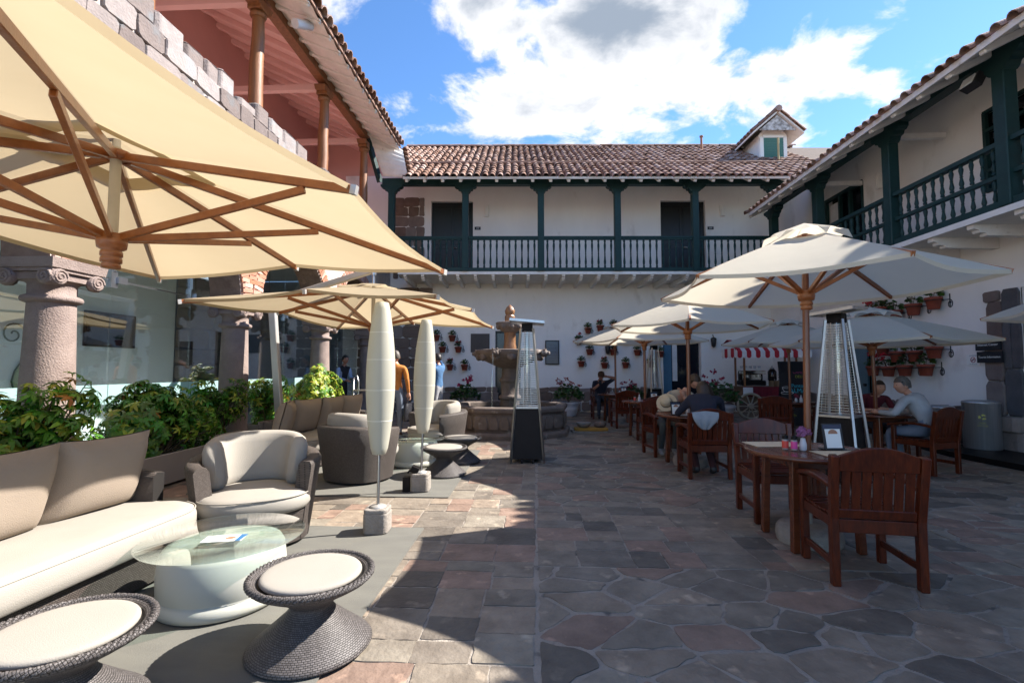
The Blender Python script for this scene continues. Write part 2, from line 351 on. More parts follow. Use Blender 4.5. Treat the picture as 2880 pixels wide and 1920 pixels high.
def RZ(a): return Matrix.Rotation(a, 4, 'Z')
def RX(a): return Matrix.Rotation(a, 4, 'X')
def RY(a): return Matrix.Rotation(a, 4, 'Y')
def textobj(s, size, parent, loc, rot, m, name='lettering', align='CENTER', depth=.001, sx=1.):
    cu = bpy.data.curves.new(name, 'FONT'); cu.body = s; cu.size = size; cu.align_x = align; cu.align_y = 'CENTER'; cu.extrude = depth
    t = bpy.data.objects.new(name, cu); COL.objects.link(t)
    me = bpy.data.meshes.new_from_object(t.evaluated_get(bpy.context.evaluated_depsgraph_get())); bpy.data.objects.remove(t)
    me.materials.clear(); me.materials.append(m)
    o = obj(name, me, parent, loc, rot)
    o.scale = (sx, 1, 1)
    return o
def wall_holes(mb, u0, u1, v0, v1, holes, depth, F, mi=0):
    """Front face with rectangular holes and reveals of the given depth. F(u, v, d) -> point, d into the wall."""
    us = sorted({u0, u1, *[k for h in holes for k in (h[0], h[1])]}); vs_ = sorted({v0, v1, *[k for h in holes for k in (h[2], h[3])]})
    us = [k for k in us if u0 <= k <= u1]; vs_ = [k for k in vs_ if v0 <= k <= v1]
    for a, b in zip(us, us[1:]):
        for c, d in zip(vs_, vs_[1:]):
            if any(h[0] <= (a + b) / 2 <= h[1] and h[2] <= (c + d) / 2 <= h[3] for h in holes): continue
            mb.add([F(a, c, 0), F(b, c, 0), F(b, d, 0), F(a, d, 0)], [(0, 1, 2, 3)], mi=mi)
    for a, b, c, d in holes:
        for p, q in (((a, c), (a, d)), ((a, d), (b, d)), ((b, d), (b, c)), ((b, c), (a, c))):
            mb.add([F(*p, 0), F(*q, 0), F(*q, depth), F(*p, depth)], [(0, 1, 2, 3)], mi=mi)
    return mb
def rough_rect(w, h, r, j=.02, n=3):
    """Irregular block outline centred on 0."""
    pts = []
    c = [(-w / 2, -h / 2), (w / 2, -h / 2), (w / 2, h / 2), (-w / 2, h / 2)]
    c = [(x + r.uniform(-j, j), y + r.uniform(-j, j)) for x, y in c]
    for i in range(4):
        a = c[i]; b = c[(i + 1) % 4]; k = .12
        pts.append((a[0] + (b[0] - a[0]) * k, a[1] + (b[1] - a[1]) * k))
        if n > 2: pts.append(((a[0] + b[0]) / 2 + r.uniform(-j, j) * .5, (a[1] + b[1]) / 2 + r.uniform(-j, j) * .5))
        pts.append((b[0] + (a[0] - b[0]) * k, b[1] + (a[1] - b[1]) * k))
    return pts

# ------------------------------------------------------------------ ground and paving
g = MB(); g.add([(-150, -150, 0), (150, -150, 0), (150, 150, 0), (-150, 150, 0)], [(0, 1, 2, 3)])
ground = g.build('ground', MORTAR, loc=(0, 0, -.0045), kind='structure')

def scol(r):
    k = r.random()
    base = (.225, .206, .192)
    if k < .20: base = (.245, .182, .165)
    elif k < .42: base = (.255, .222, .20)
    elif k < .58: base = (.185, .172, .165)
    elif k < .68: base = (.125, .116, .112)
    elif k < .78: base = (.24, .228, .215)
    v = r.uniform(.88, 1.12)
    return (base[0] * v * 1.06, base[1] * v * .99, base[2] * v * .85)
stones = []
def guillotine(x0, x1, y0, y1, lo, hi, r):
    w = x1 - x0; h = y1 - y0
    if (w < hi and h < hi * .8) or min(w, h) < lo or r.random() < .02 and max(w, h) < hi * 1.3:
        if max(w, h) < 2.6 * min(w, h) or min(w, h) < lo * .6: stones.append(('r', x0, x1, y0, y1)); return
    if w / h > (1.15 if r.random() < .75 else .7):
        t = x0 + w * r.uniform(.34, .66); guillotine(x0, t, y0, y1, lo, hi, r); guillotine(t, x1, y0, y1, lo, hi, r)
    else:
        t = y0 + h * r.uniform(.34, .66); guillotine(x0, x1, y0, t, lo, hi, r); guillotine(x0, x1, t, y1, lo, hi, r)
pr = random.Random(21)
for y0, y1 in ((.9, 3.6), (3.6, 6.4), (6.4, 9.6), (9.6, 13.2), (13.2, 16.6)):
    guillotine(-2.6, -.006, y0, y1, .16, .50, pr)
    guillotine(-5.6, -2.6, y0, y1, .2, .6, pr)
guillotine(.006, 3.4, 3.55, 5.05, .17, .50, pr)
# irregular flagstones: Voronoi cells by half-plane clipping
def clip(poly, nx, ny, d):
    out = []
    for i in range(len(poly)):
        a = poly[i]; b = poly[(i + 1) % len(poly)]; da = a[0] * nx + a[1] * ny - d; db = b[0] * nx + b[1] * ny - d
        if da <= 0: out.append(a)
        if (da < 0 < db) or (db < 0 < da):
            t = da / (da - db); out.append((a[0] + (b[0] - a[0]) * t, a[1] + (b[1] - a[1]) * t))
    return out
def voronoi(x0, x1, y0, y1, cell, ax, r, avoid=None):
    pts = []; cx = cell * ax
    j = 0; y = y0 + cell / 2
    while y < y1:
        x = x0 + (cx / 2 if j % 2 else cx * .2)
        while x < x1:
            pts.append((x + r.uniform(-.46, .46) * cx, y + r.uniform(-.46, .46) * cell)); x += cx * r.uniform(.75, 1.25)
        y += cell; j += 1
    pts = [p for p in pts if not (avoid and avoid[0] - .05 < p[0] < avoid[1] - .1 and avoid[2] < p[1] < avoid[3])]
    for i, p in enumerate(pts):
        poly = [(x0, y0), (x1, y0), (x1, y1), (x0, y1)]
        nb = sorted(pts, key=lambda q: ((q[0] - p[0]) / ax) ** 2 + (q[1] - p[1]) ** 2)[1:18]
        for q in nb:
            nx = (q[0] - p[0]) / ax ** 2; ny = q[1] - p[1]
            poly = clip(poly, nx, ny, nx * (p[0] + q[0]) / 2 + ny * (p[1] + q[1]) / 2)
            if len(poly) < 3: break
        if avoid: # keep out of the coursed band
            if p[1] < avoid[2]: poly = clip(poly, 0, 1, avoid[2]) if p[0] < avoid[1] else poly
            elif p[1] > avoid[3]: poly = clip(poly, 0, -1, -avoid[3]) if p[0] < avoid[1] else poly
            else: poly = clip(poly, -1, 0, -avoid[1])
        if len(poly) >= 3: stones.append(('v', poly))
voronoi(.006, 8.2, .8, 16.8, .25, 1.4, pr, (.006, 3.4, 3.55, 5.05))
def inset(poly, d):
    cx = sum(p[0] for p in poly) / len(poly); cy = sum(p[1] for p in poly) / len(poly)
    out = poly
    for i in range(len(poly)):
        a = poly[i]; b = poly[(i + 1) % len(poly)]; ex, ey = b[0] - a[0], b[1] - a[1]; ln = sqrt(ex * ex + ey * ey)
        if ln < 1e-5: continue
        nx, ny = ey / ln, -ex / ln
        if nx * (cx - a[0]) + ny * (cy - a[1]) > 0: nx, ny = -nx, -ny
        out = clip(out, nx, ny, nx * a[0] + ny * a[1] - d)
        if len(out) < 3: return None
    return out
def area(p): return abs(sum(p[i][0] * p[(i + 1) % len(p)][1] - p[(i + 1) % len(p)][0] * p[i][1] for i in range(len(p)))) / 2
def roughen(poly, r, j, cut):
    out = []
    n = len(poly)
    for i in range(n):
        a = poly[i]; b = poly[(i + 1) % n]; ln = sqrt((a[0] - b[0]) ** 2 + (a[1] - b[1]) ** 2)
        if ln < .015: out.append(a); continue
        k = min(.3, cut / ln)
        out.append((a[0] + (b[0] - a[0]) * k, a[1] + (b[1] - a[1]) * k))
        m = 4 if ln > .26 else 2 if ln > .13 else 1
        for q in range(m):
            t = (q + 1) / (m + 1) + r.uniform(-.06, .06); jj = r.uniform(-j, j)
            out.append((a[0] + (b[0] - a[0]) * t + (b[1] - a[1]) / ln * jj, a[1] + (b[1] - a[1]) * t - (b[0] - a[0]) / ln * jj))
        out.append((b[0] + (a[0] - b[0]) * k, b[1] + (a[1] - b[1]) * k))
    return out
recs = []
for s_ in stones:
    if s_[0] == 'r':
        _, x0, x1, y0, y1 = s_; poly = [(x0, y0), (x1, y0), (x1, y1), (x0, y1)]; d = pr.uniform(.003, .007); j = .006; cut = .006
        poly = [(x + pr.uniform(-.008, .008), y + pr.uniform(-.008, .008)) for x, y in poly]
    else: poly = s_[1]; d = pr.uniform(.006, .021); j = .011; cut = .012
    poly = inset(poly, d)
    if not poly or area(poly) < .004: continue
    poly = roughen(poly, pr, j, cut)
    cx = sum(p[0] for p in poly) / len(poly); cy = sum(p[1] for p in poly) / len(poly)
    show = area(poly) / max(.5, cy) ** 3 * (1 if -1.2 * cy < cx < 1.15 * cy else .05)
    recs.append((show, cx, cy, poly, scol(pr), pr.uniform(-.003, .002)))
recs.sort(key=lambda t: -t[0])
rest = MB()
for i, (sh, cx, cy, poly, c, dz) in enumerate(recs):
    mb = MB() if i < 290 else rest
    n = len(poly); ccx, ccy = (cx, cy) if i < 290 else (0, 0)
    top = [(x - ccx, y - ccy, dz) for x, y in poly]
    low = [(cx + (x - cx) * 1.012 - ccx, cy + (y - cy) * 1.012 - ccy, -.012) for x, y in poly]
    mb.add(low + top, [tuple(range(n, 2 * n))] + [(k, (k + 1) % n, n + (k + 1) % n, n + k) for k in range(n)], c)
    if i < 290: mb.build('paving_stone', STONE, ground, loc=(cx, cy, .0045))
rest.build('paving_stones_far', STONE, ground, loc=(0, 0, .0045), kind='stuff')

def rug(x0, x1, y0, y1, label, rz=0.):
    b = MB(); nx, ny = 14, 18; r = random.Random(int(x0 * 100 + y0 * 10))
    P = [[((x0 + (x1 - x0) * i / nx) - (x0 + x1) / 2, (y0 + (y1 - y0) * j / ny) - (y0 + y1) / 2, .008 + r.uniform(0, .003)) for j in range(ny + 1)] for i in range(nx + 1)]
    b.grid(P, smooth=True)
    w, h = (x1 - x0) / 2, (y1 - y0) / 2
    for a, c in (((-w, -h), (w, -h)), ((w, -h), (w, h)), ((w, h), (-w, h)), ((-w, h), (-w, -h))): b.bar((*a, .005), (*c, .005), .014, .008)
    return b.build('outdoor_rug', RUG, loc=((x0 + x1) / 2, (y0 + y1) / 2, .002), rot=(0, 0, rz), label=label, cat='rug', group='grey outdoor rugs')
rug(-3.75, -.99, .3, 4.28, 'grey woven outdoor rug under the coffee table with the printed card')
rug(-3.9, -.96, 5.3, 8.35, 'grey woven outdoor rug under the pair of hourglass stools beyond the lamps')

# ------------------------------------------------------------------ shared building pieces
def turned_baluster(h, two=False):
    b = MB()
    seg = [(.030, 0), (.030, .08), (.020, .10), (.028, .13), (.034, .22), (.022, .40), (.018, .49), (.028, .50), (.018, .51), (.022, .60), (.034, .78), (.028, .87), (.020, .90), (.030, .92), (.030, 1)]
    if not two: b.lathe([(r * 1.05, z * h) for r, z in seg], 8)
    else:
        b.lathe([(r, z * h * .47) for r, z in seg], 8); b.lathe([(r, h * .53 + z * h * .47) for r, z in seg], 8)
    return b.mesh('baluster', GREEN)
def zapata(w, h, d):
    """Carved bracket on a post head: profile in (u, z), thickness d. Returns polygon."""
    p = [(-w, h), (-w, h * .78), (-w * .86, h * .62), (-w * .72, h * .60), (-w * .66, h * .40), (-w * .48, h * .34), (-w * .40, h * .12), (-w * .3, 0)]
    return p + [(-x, z) for x, z in reversed(p)]
def tile_mesh(L=.40, r0=.098, r1=.082, th=.014, n=7):
    b = MB(); P = []
    for (rr, x) in ((r0, 0), (r1, L)):
        P.append([(rr * cos(pi * k / n) , x, rr * sin(pi * k / n) * 1.05) for k in range(n + 1)])
    inner = [((r0 - th) * cos(pi * k / n), 0, (r0 - th) * sin(pi * k / n) * 1.05) for k in range(n + 1)]
    b.grid(P, smooth=True); b.grid([inner, P[0]], smooth=False)
    return b
TILE_MB = tile_mesh()
TILE_ME = TILE_MB.mesh('roof_tile', TILE)
def tiled_plane(root_part, o, ex, ey, ncol, nrow, dx, dy, near_rows, seed, skip=None, jitter=.012, ts=1.):
    """Barrel tiles over a slope. o origin at eave, ex along eave, ey up the slope. Lower rows single objects, the rest one part."""
    r = random.Random(seed); ex = Vector(ex); ey = Vector(ey); ez = ex.cross(ey)
    base = Matrix((ex, ey, ez)).transposed().to_4x4(); rest = MB(); single = []
    for c in range(ncol):
        for w in range(nrow):
            p = Vector(o) + ex * (c * dx) + ey * (w * dy - .02)
            if skip and skip(c * dx, w * dy): continue
            M = T(*(p + ex * r.uniform(-jitter, jitter) + ez * (.012 * (r.random())) + ey * r.uniform(-jitter, jitter) * 2)) @ base @ RX(radians(-2.6)) @ RZ(r.uniform(-.04, .04))
            M = M @ Matrix.Scale(r.uniform(.92, 1.06) * ts, 4)
            if w < near_rows: single.append(M)
            else: rest.add(TILE_MB.v, TILE_MB.f, M=M, smooth=True, rv=r.random())
    for M in single:
        t = bpy.data.objects.new('roof_tile', TILE_ME); COL.objects.link(t); t.parent = root_part; t.matrix_local = M
    if rest.v: rest.build('roof_tiles_upper', TILE, root_part, kind='stuff')
def block_course(parent, F, u0, u1, v0, v1, hs, ws, r, m, name='stone_block', proud=.03, j=.012, gap=.012, skip=None):
    """Rows of irregular stone blocks on a wall. F(u, v) -> Matrix whose local x=u, y=v, z=out."""
    v = v0
    while v < v1 - .04:
        h = min(r.uniform(*hs), v1 - v)
        if v1 - v - h < .08: h = v1 - v
        u = u0 - r.uniform(0, ws[0])
        while u < u1 - .04:
            w = r.uniform(*ws); a = max(u, u0); e = min(u + w, u1); u += w
            if e - a < .07: continue
            if skip and skip((a + e) / 2, v + h / 2): continue
            b = MB(); out = rough_rect(e - a - gap, h - gap, r, j)
            n = len(out); pd = proud * r.uniform(.7, 1.25); k = 1 - .035
            lo = [(x, y, -.01) for x, y in out]; hi = [(x, y, pd * .7) for x, y in out]; tp = [(x * k, y * (1 - .06), pd) for x, y in out]
            fs = [(q, (q + 1) % n, n + (q + 1) % n, n + q) for q in range(n)] + [(n + q, n + (q + 1) % n, 2 * n + (q + 1) % n, 2 * n + q) for q in range(n)] + [tuple(range(2 * n, 3 * n))]
            b.add(lo + hi + tp, fs)
            o = b.build(name, m, parent); o.matrix_local = F((a + e) / 2, v + h / 2)
        v += h
def plank_door(parent, M, w, h, m, handle=True, name='door'):
    d = MB(); d.box((0, 0, h / 2), (w, .04, h))
    o = d.build(name, m, parent); o.matrix_local = M
    for k in (-1, 1):
        for zc, zh in ((h * .24, h * .36), (h * .70, h * .46)):
            p = MB(); x = k * w * .24; ww = w * .40
            p.bar((x - ww / 2, -.026, zc - zh / 2), (x + ww / 2, -.026, zc - zh / 2), .03, .04); p.bar((x - ww / 2, -.026, zc + zh / 2), (x + ww / 2, -.026, zc + zh / 2), .03, .04)
            p.bar((x - ww / 2, -.026, zc - zh / 2), (x - ww / 2, -.026, zc + zh / 2), .03, .04); p.bar((x + ww / 2, -.026, zc - zh / 2), (x + ww / 2, -.026, zc + zh / 2), .03, .04)
            p.build('door_moulding', m, o)
    if handle:
        k = MB(); k.tube([(.05, -.03, h * .42), (.05, -.09, h * .42), (.16, -.09, h * .42)], .014, 6); k.build('handle', METAL, o)
    return o

# ------------------------------------------------------------------ back building
TH = radians(2.6)
bb = thing('back_building', 'white two storey gallery building with dark green posts and tiled roof behind the fountain', 'building', (0, 16, 0), TH)
w = MB()
FB = lambda u, v, d: (u, d, v)
wall_holes(w, -6.4, 8.4, 0, 7.9, [(-3.5, -2.1, 4.33, 7.03), (4.2, 5.7, 4.33, 7.04), (-1.34, -.5, 0, 2.66), (4.2, 5.45, 0, 2.28)], .22, FB)
w.add([(-6.4, 2.2, 0), (8.4, 2.2, 0), (8.4, 2.2, 9), (-6.4, 2.2, 9)], [(0, 1, 2, 3)])
wall = w.build('wall', PLASTER, bb)
for x0, x1, z0, z1 in ((-3.5, -2.1, 4.33, 7.03), (4.2, 5.7, 4.33, 7.04)):
    plank_door(bb, T((x0 + x1) / 2, .16, z0), x1 - x0, z1 - z0, DOORM)
    for sgn, xx, tx in ((1, x1 + .16, '204' if x0 < 0 else '205'),):
        pl = MB(); pl.box((0, 0, 0), (.2, .015, .1)); po = pl.build('number_plate', SIGNB, bb, loc=(xx, -.012, 6.1)); textobj(tx, .07, po, (0, -.009, 0), (pi / 2, 0, 0), PAPER, depth=.0005)
for x in (-1.64, 6.25):
    s_ = MB(); s_.box((0, 0, 0), (.16, .1, .38)); s_.box((0, -.055, 0), (.11, .02, .30)); s_.build('wall_sconce', PLASTER2, bb, loc=(x, -.05, 6.68), bevel=.01)
d = MB(); d.box((0, 0, 1.33), (.84, .02, 2.66)); d.build('glass_door', SCREEN, bb, loc=(-.92, .20, 0))
d = MB()
for x in (-1.31, -.93, -.53): d.box((x, .14, 1.33), (.05, .05, 2.64))
d.box((-.92, .14, 2.62), (.8, .05, .05)); d.build('door_frame', DOORM, bb)
d = MB(); d.box((4.83, .21, 1.14), (1.25, .02, 2.28)); d.build('doorway_dark_backing', SCREEN, bb)  # dark sheet standing in for the unlit room behind the doorway
d = MB(); d.box((4.36, .12, 1.12), (.30, .03, 2.2)); d.build('blue_door_leaf', mat('paint_blue', (.06, .17, .27), None, 3, .5), bb)
d = MB(); d.box((4.62, .13, 1.6), (.16, .02, 1.2)); d.build('curtain', WCLOTH, bb)
# stone plinth, pilaster on the left and the bare stone patch upstairs
br_ = random.Random(5)
FBm = lambda u, v: Matrix(((1, 0, 0, u), (0, 0, -1, 0), (0, 1, 0, v), (0, 0, 0, 1)))
block_course(bb, FBm, -3.4, 8.0, 0, .80, (.24, .36), (.34, .75), br_, STONEW, proud=.05, j=.03, skip=lambda u, v: -1.36 < u < -.48 or 4.18 < u < 5.47)
block_course(bb, FBm, -5.9, -3.42, 0, 4.1, (.30, .44), (.40, .85), br_, STONEW, proud=.05, j=.012)
block_course(bb, FBm, -4.75, -3.72, 4.4, 7.15, (.30, .42), (.3, .55), br_, STONEW, proud=.025, j=.02)
# gallery
gal = MB(); gal.box((1.95, -.82, 4.265), (12.3, 1.68, .085)); gal.build('gallery_floor', WPAINT, bb)
for i in range(24):
    x = -4.0 + i * .53; j_ = MB()
    pts = [(-1.62, 0), (-1.62, -.05), (-1.56, -.07), (-1.54, -.11), (-1.46, -.12), (-1.44, -.15), (0, -.15), (0, 0)]
    M = Matrix(((0, 0, 1, x - .045), (1, 0, 0, 0), (0, 1, 0, 4.22), (0, 0, 0, 1)))
    j_.prism(pts, 0, .09, M); j_.build('joist', WPAINT, bb)
rail = MB(); rail.box((1.6, -1.6, 4.365), (12.2, .14, .11)); rail = rail.build('railing', GREEN, bb)
tr = MB(); tr.box((1.6, -1.6, 5.35), (12.2, .11, .06)); tr.box((1.6, -1.6, 5.30), (12.2, .06, .05)); tr.build('handrail', GREEN, rail)
bal = turned_baluster(.86)
px_ = [-4.42, -2.19, .09, 2.40, 4.74, 7.1]
for a, b_ in zip(px_, px_[1:]):
    n = 11
    for k in range(n):
        x = a + .1 + (b_ - a - .2) * (k + .5) / n; obj('baluster', bal, rail, (x, -1.6, 4.42), (0, 0, k * .7))
for i, x in enumerate(px_):
    p = MB(); p.box((0, 0, 1.24), (.19, .19, 2.48)); p.box((0, 0, .05), (.23, .23, .1)); po = p.build('post', GREEN, bb, loc=(x, -1.6, 4.31), bevel=.01)
    z = MB(); M = Matrix(((1, 0, 0, 0), (0, 0, 1, -.09), (0, 1, 0, 2.40), (0, 0, 0, 1))); z.prism(zapata(.33, .25, .18), 0, .18, M); z.build('bracket', GREEN, po)
bm = MB(); bm.box((1.55, -1.6, 7.045), (12.5, .2, .19)); bm.build('beam', GREEN, bb)
# roof
SL = .644; ca = 1 / sqrt(1 + SL * SL); sa = SL * ca
rz_ = lambda ly: 6.93 + SL * (ly + 2.3)
rf = MB()
rf.add([(-3.95, -2.28, rz_(-2.28)), (12, -2.28, rz_(-2.28)), (12, 2.5, rz_(2.5)), (-5.3, 2.5, rz_(2.5)), (-5.3, 7, rz_(-2)), (12, 7, rz_(-2))], [(0, 1, 2, 3), (3, 2, 5, 4)])
roof = rf.build('roof', mat('roof_underlay_shaded', (.09, .06, .048), (.06, .04, .03), 6, .95, .6, 30), bb)  # sheet below the tiles, coloured dark so the gaps look shaded
sf = MB(); sf.add([(-3.95, -2.27, rz_(-2.27) - .055), (8.2, -2.27, rz_(-2.27) - .055), (8.2, 0, rz_(0) - .055), (-4.7, 0, rz_(0) - .055)], [(0, 1, 2, 3)])
sf.box((2.12, -2.27, rz_(-2.27) - .03), (12.1, .03, .07)); sf.build('soffit', WPAINT, roof)
for i in range(24):
    x = -3.85 + i * .525; k = MB(); k.bar((x, -2.22, rz_(-2.22) - .115), (x, -1.2, rz_(-1.2) - .115), .09, .11); k.build('rafter', WPAINT, roof, bevel=.012)
def skipd(u, s): # dormer footprint
    lx = u - 4.9; ly = -2.3 + s * ca
    return (7.7 < lx < 8.75 and ly > .2) or lx < -3.9 - s * .24
tiled_plane(roof, (-4.9, -2.34, rz_(-2.34) + .012), (1, 0, 0), (0, ca, sa), 64, 17, .222, .335, 4, 3, skip=skipd)
rg = MB(); rg.tube([(-4.95 + k * .4, -.78 + .01 * sin(k * 2.1), rz_(-.78) + .10 + .008 * sin(k * 1.3)) for k in range(2, 33)], .055, 8); rg.build('mortar_bead', TILE, roof)
for k in range(36):
    t = MB(); P = [[(q * .44, .13 * cos(pi * a / 7), .13 * sin(pi * a / 7) * .9) for a in range(8)] for q in (0, 1)]; t.grid(P)
    t.build('ridge_tile', TILE, roof, loc=(-4.9 + k * .42, 2.5, rz_(2.5) + .03), rot=(0, br_.uniform(-.03, .03), br_.uniform(-.03, .03)))
for x, ly, h in ((6.3, 1.7, .55),):
    v = MB(); v.tube([(0, 0, -.2), (0, 0, h)], .045, 8); v.lathe([(.07, h), (.07, h + .05)], 8); v.build('vent_pipe', mat('pipe_rust', (.35, .16, .08), None, 6, .7), roof, loc=(x, ly, rz_(ly)))
v = MB(); v.tube([(0, 0, -.2), (0, 0, .85)], .035, 8); v.build('vent_pipe', mat('pipe_yellow', (.45, .35, .16), None, 6, .6), roof, loc=(8.02, -.35, rz_(-.35)))
# dormer
dm = MB(); x0, x1, yf = 7.72, 8.68, .3
dm.add([(x0, yf, 8.2), (x1, yf, 8.2), (x1, yf, 9.45), (x0, yf, 9.45), (8.2, yf, 10.0), (x0, 2.4, 8.2), (x1, 2.4, 8.2), (x1, 2.4, 9.45), (x0, 2.4, 9.45)], [(0, 1, 2, 3), (3, 2, 4), (5, 0, 3, 8), (1, 6, 7, 2)])
dm.box((x0 + .08, yf - .02, 8.93), (.12, .05, .85)); dm.box((x1 - .08, yf - .02, 8.93), (.12, .05, .85)); dm.box((8.2, yf - .02, 9.38), (.72, .05, .10))
dorm = dm.build('dormer', PLASTER2, bb)
sh = MB(); sh.box((8.2, yf - .005, 8.92), (.7, .02, .82)); sh.build('shutter', mat('paint_shutter_back', (.03, .11, .10), None, 4, .5), dorm)
for k in range(14):
    s_ = MB(); s_.box((0, 0, 0), (.68, .012, .055), RX(radians(35))); s_.build('louvre_slat', mat('paint_shutter', (.07, .22, .18), (.06, .19, .2), 4, .5), dorm, loc=(8.2, yf - .03, 8.56 + k * .057))
dr = MB()
for sgn in (-1, 1):
    e = (8.2 + sgn * .86, 9.38); a = (8.2, 10.13)
    dr.add([(e[0], -.08, e[1]), (a[0], -.08, a[1]), (a[0], 2.6, a[1]), (e[0], 2.6, e[1]), (e[0], -.08, e[1] - .06), (a[0], -.08, a[1] - .07), (a[0], 2.6, a[1] - .07), (e[0], 2.6, e[1] - .06)],
           [(0, 1, 2, 3), (4, 7, 6, 5), (0, 4, 5, 1), (0, 3, 7, 4)])
drf = dr.build('dormer_roof', WPAINT, dorm)
gb = MB(); gb.prism([(-.62, 0), (.62, 0), (0, .52)], 0, .03, Matrix(((1, 0, 0, 8.2), (0, 0, 1, -.02), (0, 1, 0, 9.46), (0, 0, 0, 1)))); gb.build('gable_panel', mat('plaster_mossy', (.6, .58, .56), (.22, .2, .18), 7, .9, .6, 20, contrast=2), dorm)
for sgn in (-1, 1):
    for w_ in range(3):
        for c in range(9):
            e = Vector((8.2 + sgn * .88, -.06 + c * .24, 9.39)); up = Vector((-sgn * .86, 0, .75)).normalized(); p = e + up * (w_ * .36)
            M = Matrix((Vector((0, sgn * 1.0, 0)), up, Vector((0, sgn * 1.0, 0)).cross(up))).transposed().to_4x4(); M.translation = p
            t = bpy.data.objects.new('roof_tile', TILE_ME); COL.objects.link(t); t.parent = dorm; t.matrix_local = M
t = MB(); t.tube([(8.2, -.16, 10.16), (8.2, .6, 10.16), (8.2, 2.6, 10.16)], .11, 8); t.build('ridge_cap', TILE, dorm)

# ------------------------------------------------------------------ right building
rb = thing('right_building', 'white gallery building with dark green balcony and signs on a stone doorway pillar', 'building', (7.8, 8, 0))
RL = (-7.8, -8, 0)
w = MB(); FR = lambda u, v, d: (7.8 + d, u, v)
wall_holes(w, -4, 16.9, 0, 6.7, [(11.55, 12.5, 0, 2.3), (5.2, 8.1, 0, 2.7), (11.7, 13.2, 3.72, 5.9), (6.95, 8.6, 4.42, 5.86)], .3, FR)
w.box((8.6, 6.4, 3.3), (1.0, 20.9, .05)); w.box((9.6, 6.4, 3.4), (.05, 20.9, 6.8))
w.build('wall', PLASTER, rb, RL)
FRm = lambda u, v: Matrix(((0, 0, -1, 0), (-1, 0, 0, u - 8), (0, 1, 0, v), (0, 0, 0, 1)))
rr_ = random.Random(15)
block_course(rb, FRm, 8.75, 11.5, 0, .74, (.25, .4), (.4, .8), rr_, STONEW, proud=.05, j=.035)
block_course(rb, FRm, 12.55, 16.4, 0, .74, (.25, .4), (.4, .8), rr_, STONEW, proud=.05, j=.035)
# stone doorway pillar with moulded base
STONED = mat('stone_blue_grey', (.10, .095, .10), (.065, .062, .068), 5, .85, .9, 30, obj_rand=.2)
block_course(rb, FRm, 8.42, 8.74, .62, 2.72, (.45, .7), (.5, .6), rr_, mat('stone_pillar_brown', (.20, .155, .14), (.14, .105, .095), 5, .85, .9, 30, obj_rand=.2), name='pillar_stone', proud=.06, j=.006, gap=.006)
block_course(rb, FRm, 8.13, 8.42, .62, 2.72, (.6, .8), (.5, .6), rr_, STONED, name='pillar_stone', proud=.045, j=.006, gap=.006)
b = MB(); b.prism([(x, y) for x, y in rough_rect(.20, .72, rr_, .02)], 0, .38, T(7.76, 8.42, 0)); b.prism(rough_rect(.28, .66, rr_, .02), .38, .62, T(7.75, 8.42, 0)); b.build('pillar_base', STONEW, rb, RL, bevel=.02)
b = MB(); b.box((7.95, 8.06, 1.36), (.3, .12, 2.7)); b.build('door_jamb', WPAINT, rb, RL)
b = MB(); b.box((8.08, 12.02, 1.15), (.02, .95, 2.3)); b.build('door_dark_backing', SCREEN, rb, RL)  # sheet closing the doorway, interior shade painted as a dark colour
b = MB(); b.box((7.9, 12.2, 1.12), (.04, .55, 2.2)); o = b.build('door', mat('paint_blue_grey', (.10, .17, .20), (.09, .15, .18), 4, .5), rb, RL)
b = MB(); b.lathe([(.035, 0), (.035, .05)], 10, T(7.88, 12.0, 1.02) @ RY(-pi / 2)); b.build('handle', BLACKI, o)
b = MB(); b.box((7.82, 11.60, 1.15), (.10, .10, 2.3)); b.box((7.82, 12.46, 1.15), (.10, .08, 2.3)); b.box((7.82, 12.02, 2.27), (.10, .78, .06)); b.build('door_frame', GREEN, rb, RL)
b = MB(); b.box((8.0, 12.45, 4.8), (.02, 1.5, 2.2)); b.build('balcony_dark_backing', SCREEN, rb, RL)  # dark sheet in place of the shaded room behind the balcony
b = MB()
for y in (11.72, 12.2, 12.6, 13.18): b.box((7.82, y, 4.8), (.08, .07, 2.16))
b.box((7.82, 12.45, 5.87), (.09, 1.5, .08)); b.build('balcony_door_frame', GREEN, rb, RL)
b = MB(); b.box((7.90, 12.9, 4.75), (.015, .5, 2.0)); b.build('curtain', WCLOTH, rb, RL)
b = MB()
for y in (6.97, 7.35, 7.78, 8.2, 8.57): b.box((7.82, y, 5.14), (.08, .065, 1.40))
for z in (4.45, 4.8, 5.15, 5.5, 5.83): b.box((7.80, 7.77, z), (.06, 1.62, .055))
wf = b.build('window_frame', GREEN, rb, RL)
for i, (a, e) in enumerate(((6.98, 7.33), (7.37, 7.76), (7.80, 8.18), (8.22, 8.56))):
    for z0, z1 in ((4.48, 4.77), (4.83, 5.12), (5.18, 5.47), (5.53, 5.80)):
        p = MB(); p.box((0, 0, 0), (.006, e - a, z1 - z0)); p.build('window_pane', glassmat('glass_window_dark', (.12, .14, .15), 1.6, 2.2), wf, loc=(7.84, (a + e) / 2, (z0 + z1) / 2))
b = MB(); b.box((8.1, 7.77, 5.14), (.02, 1.7, 1.5)); b.build('window_dark_backing', SCREEN, rb, RL)  # backing coloured dark for the dim interior behind the panes
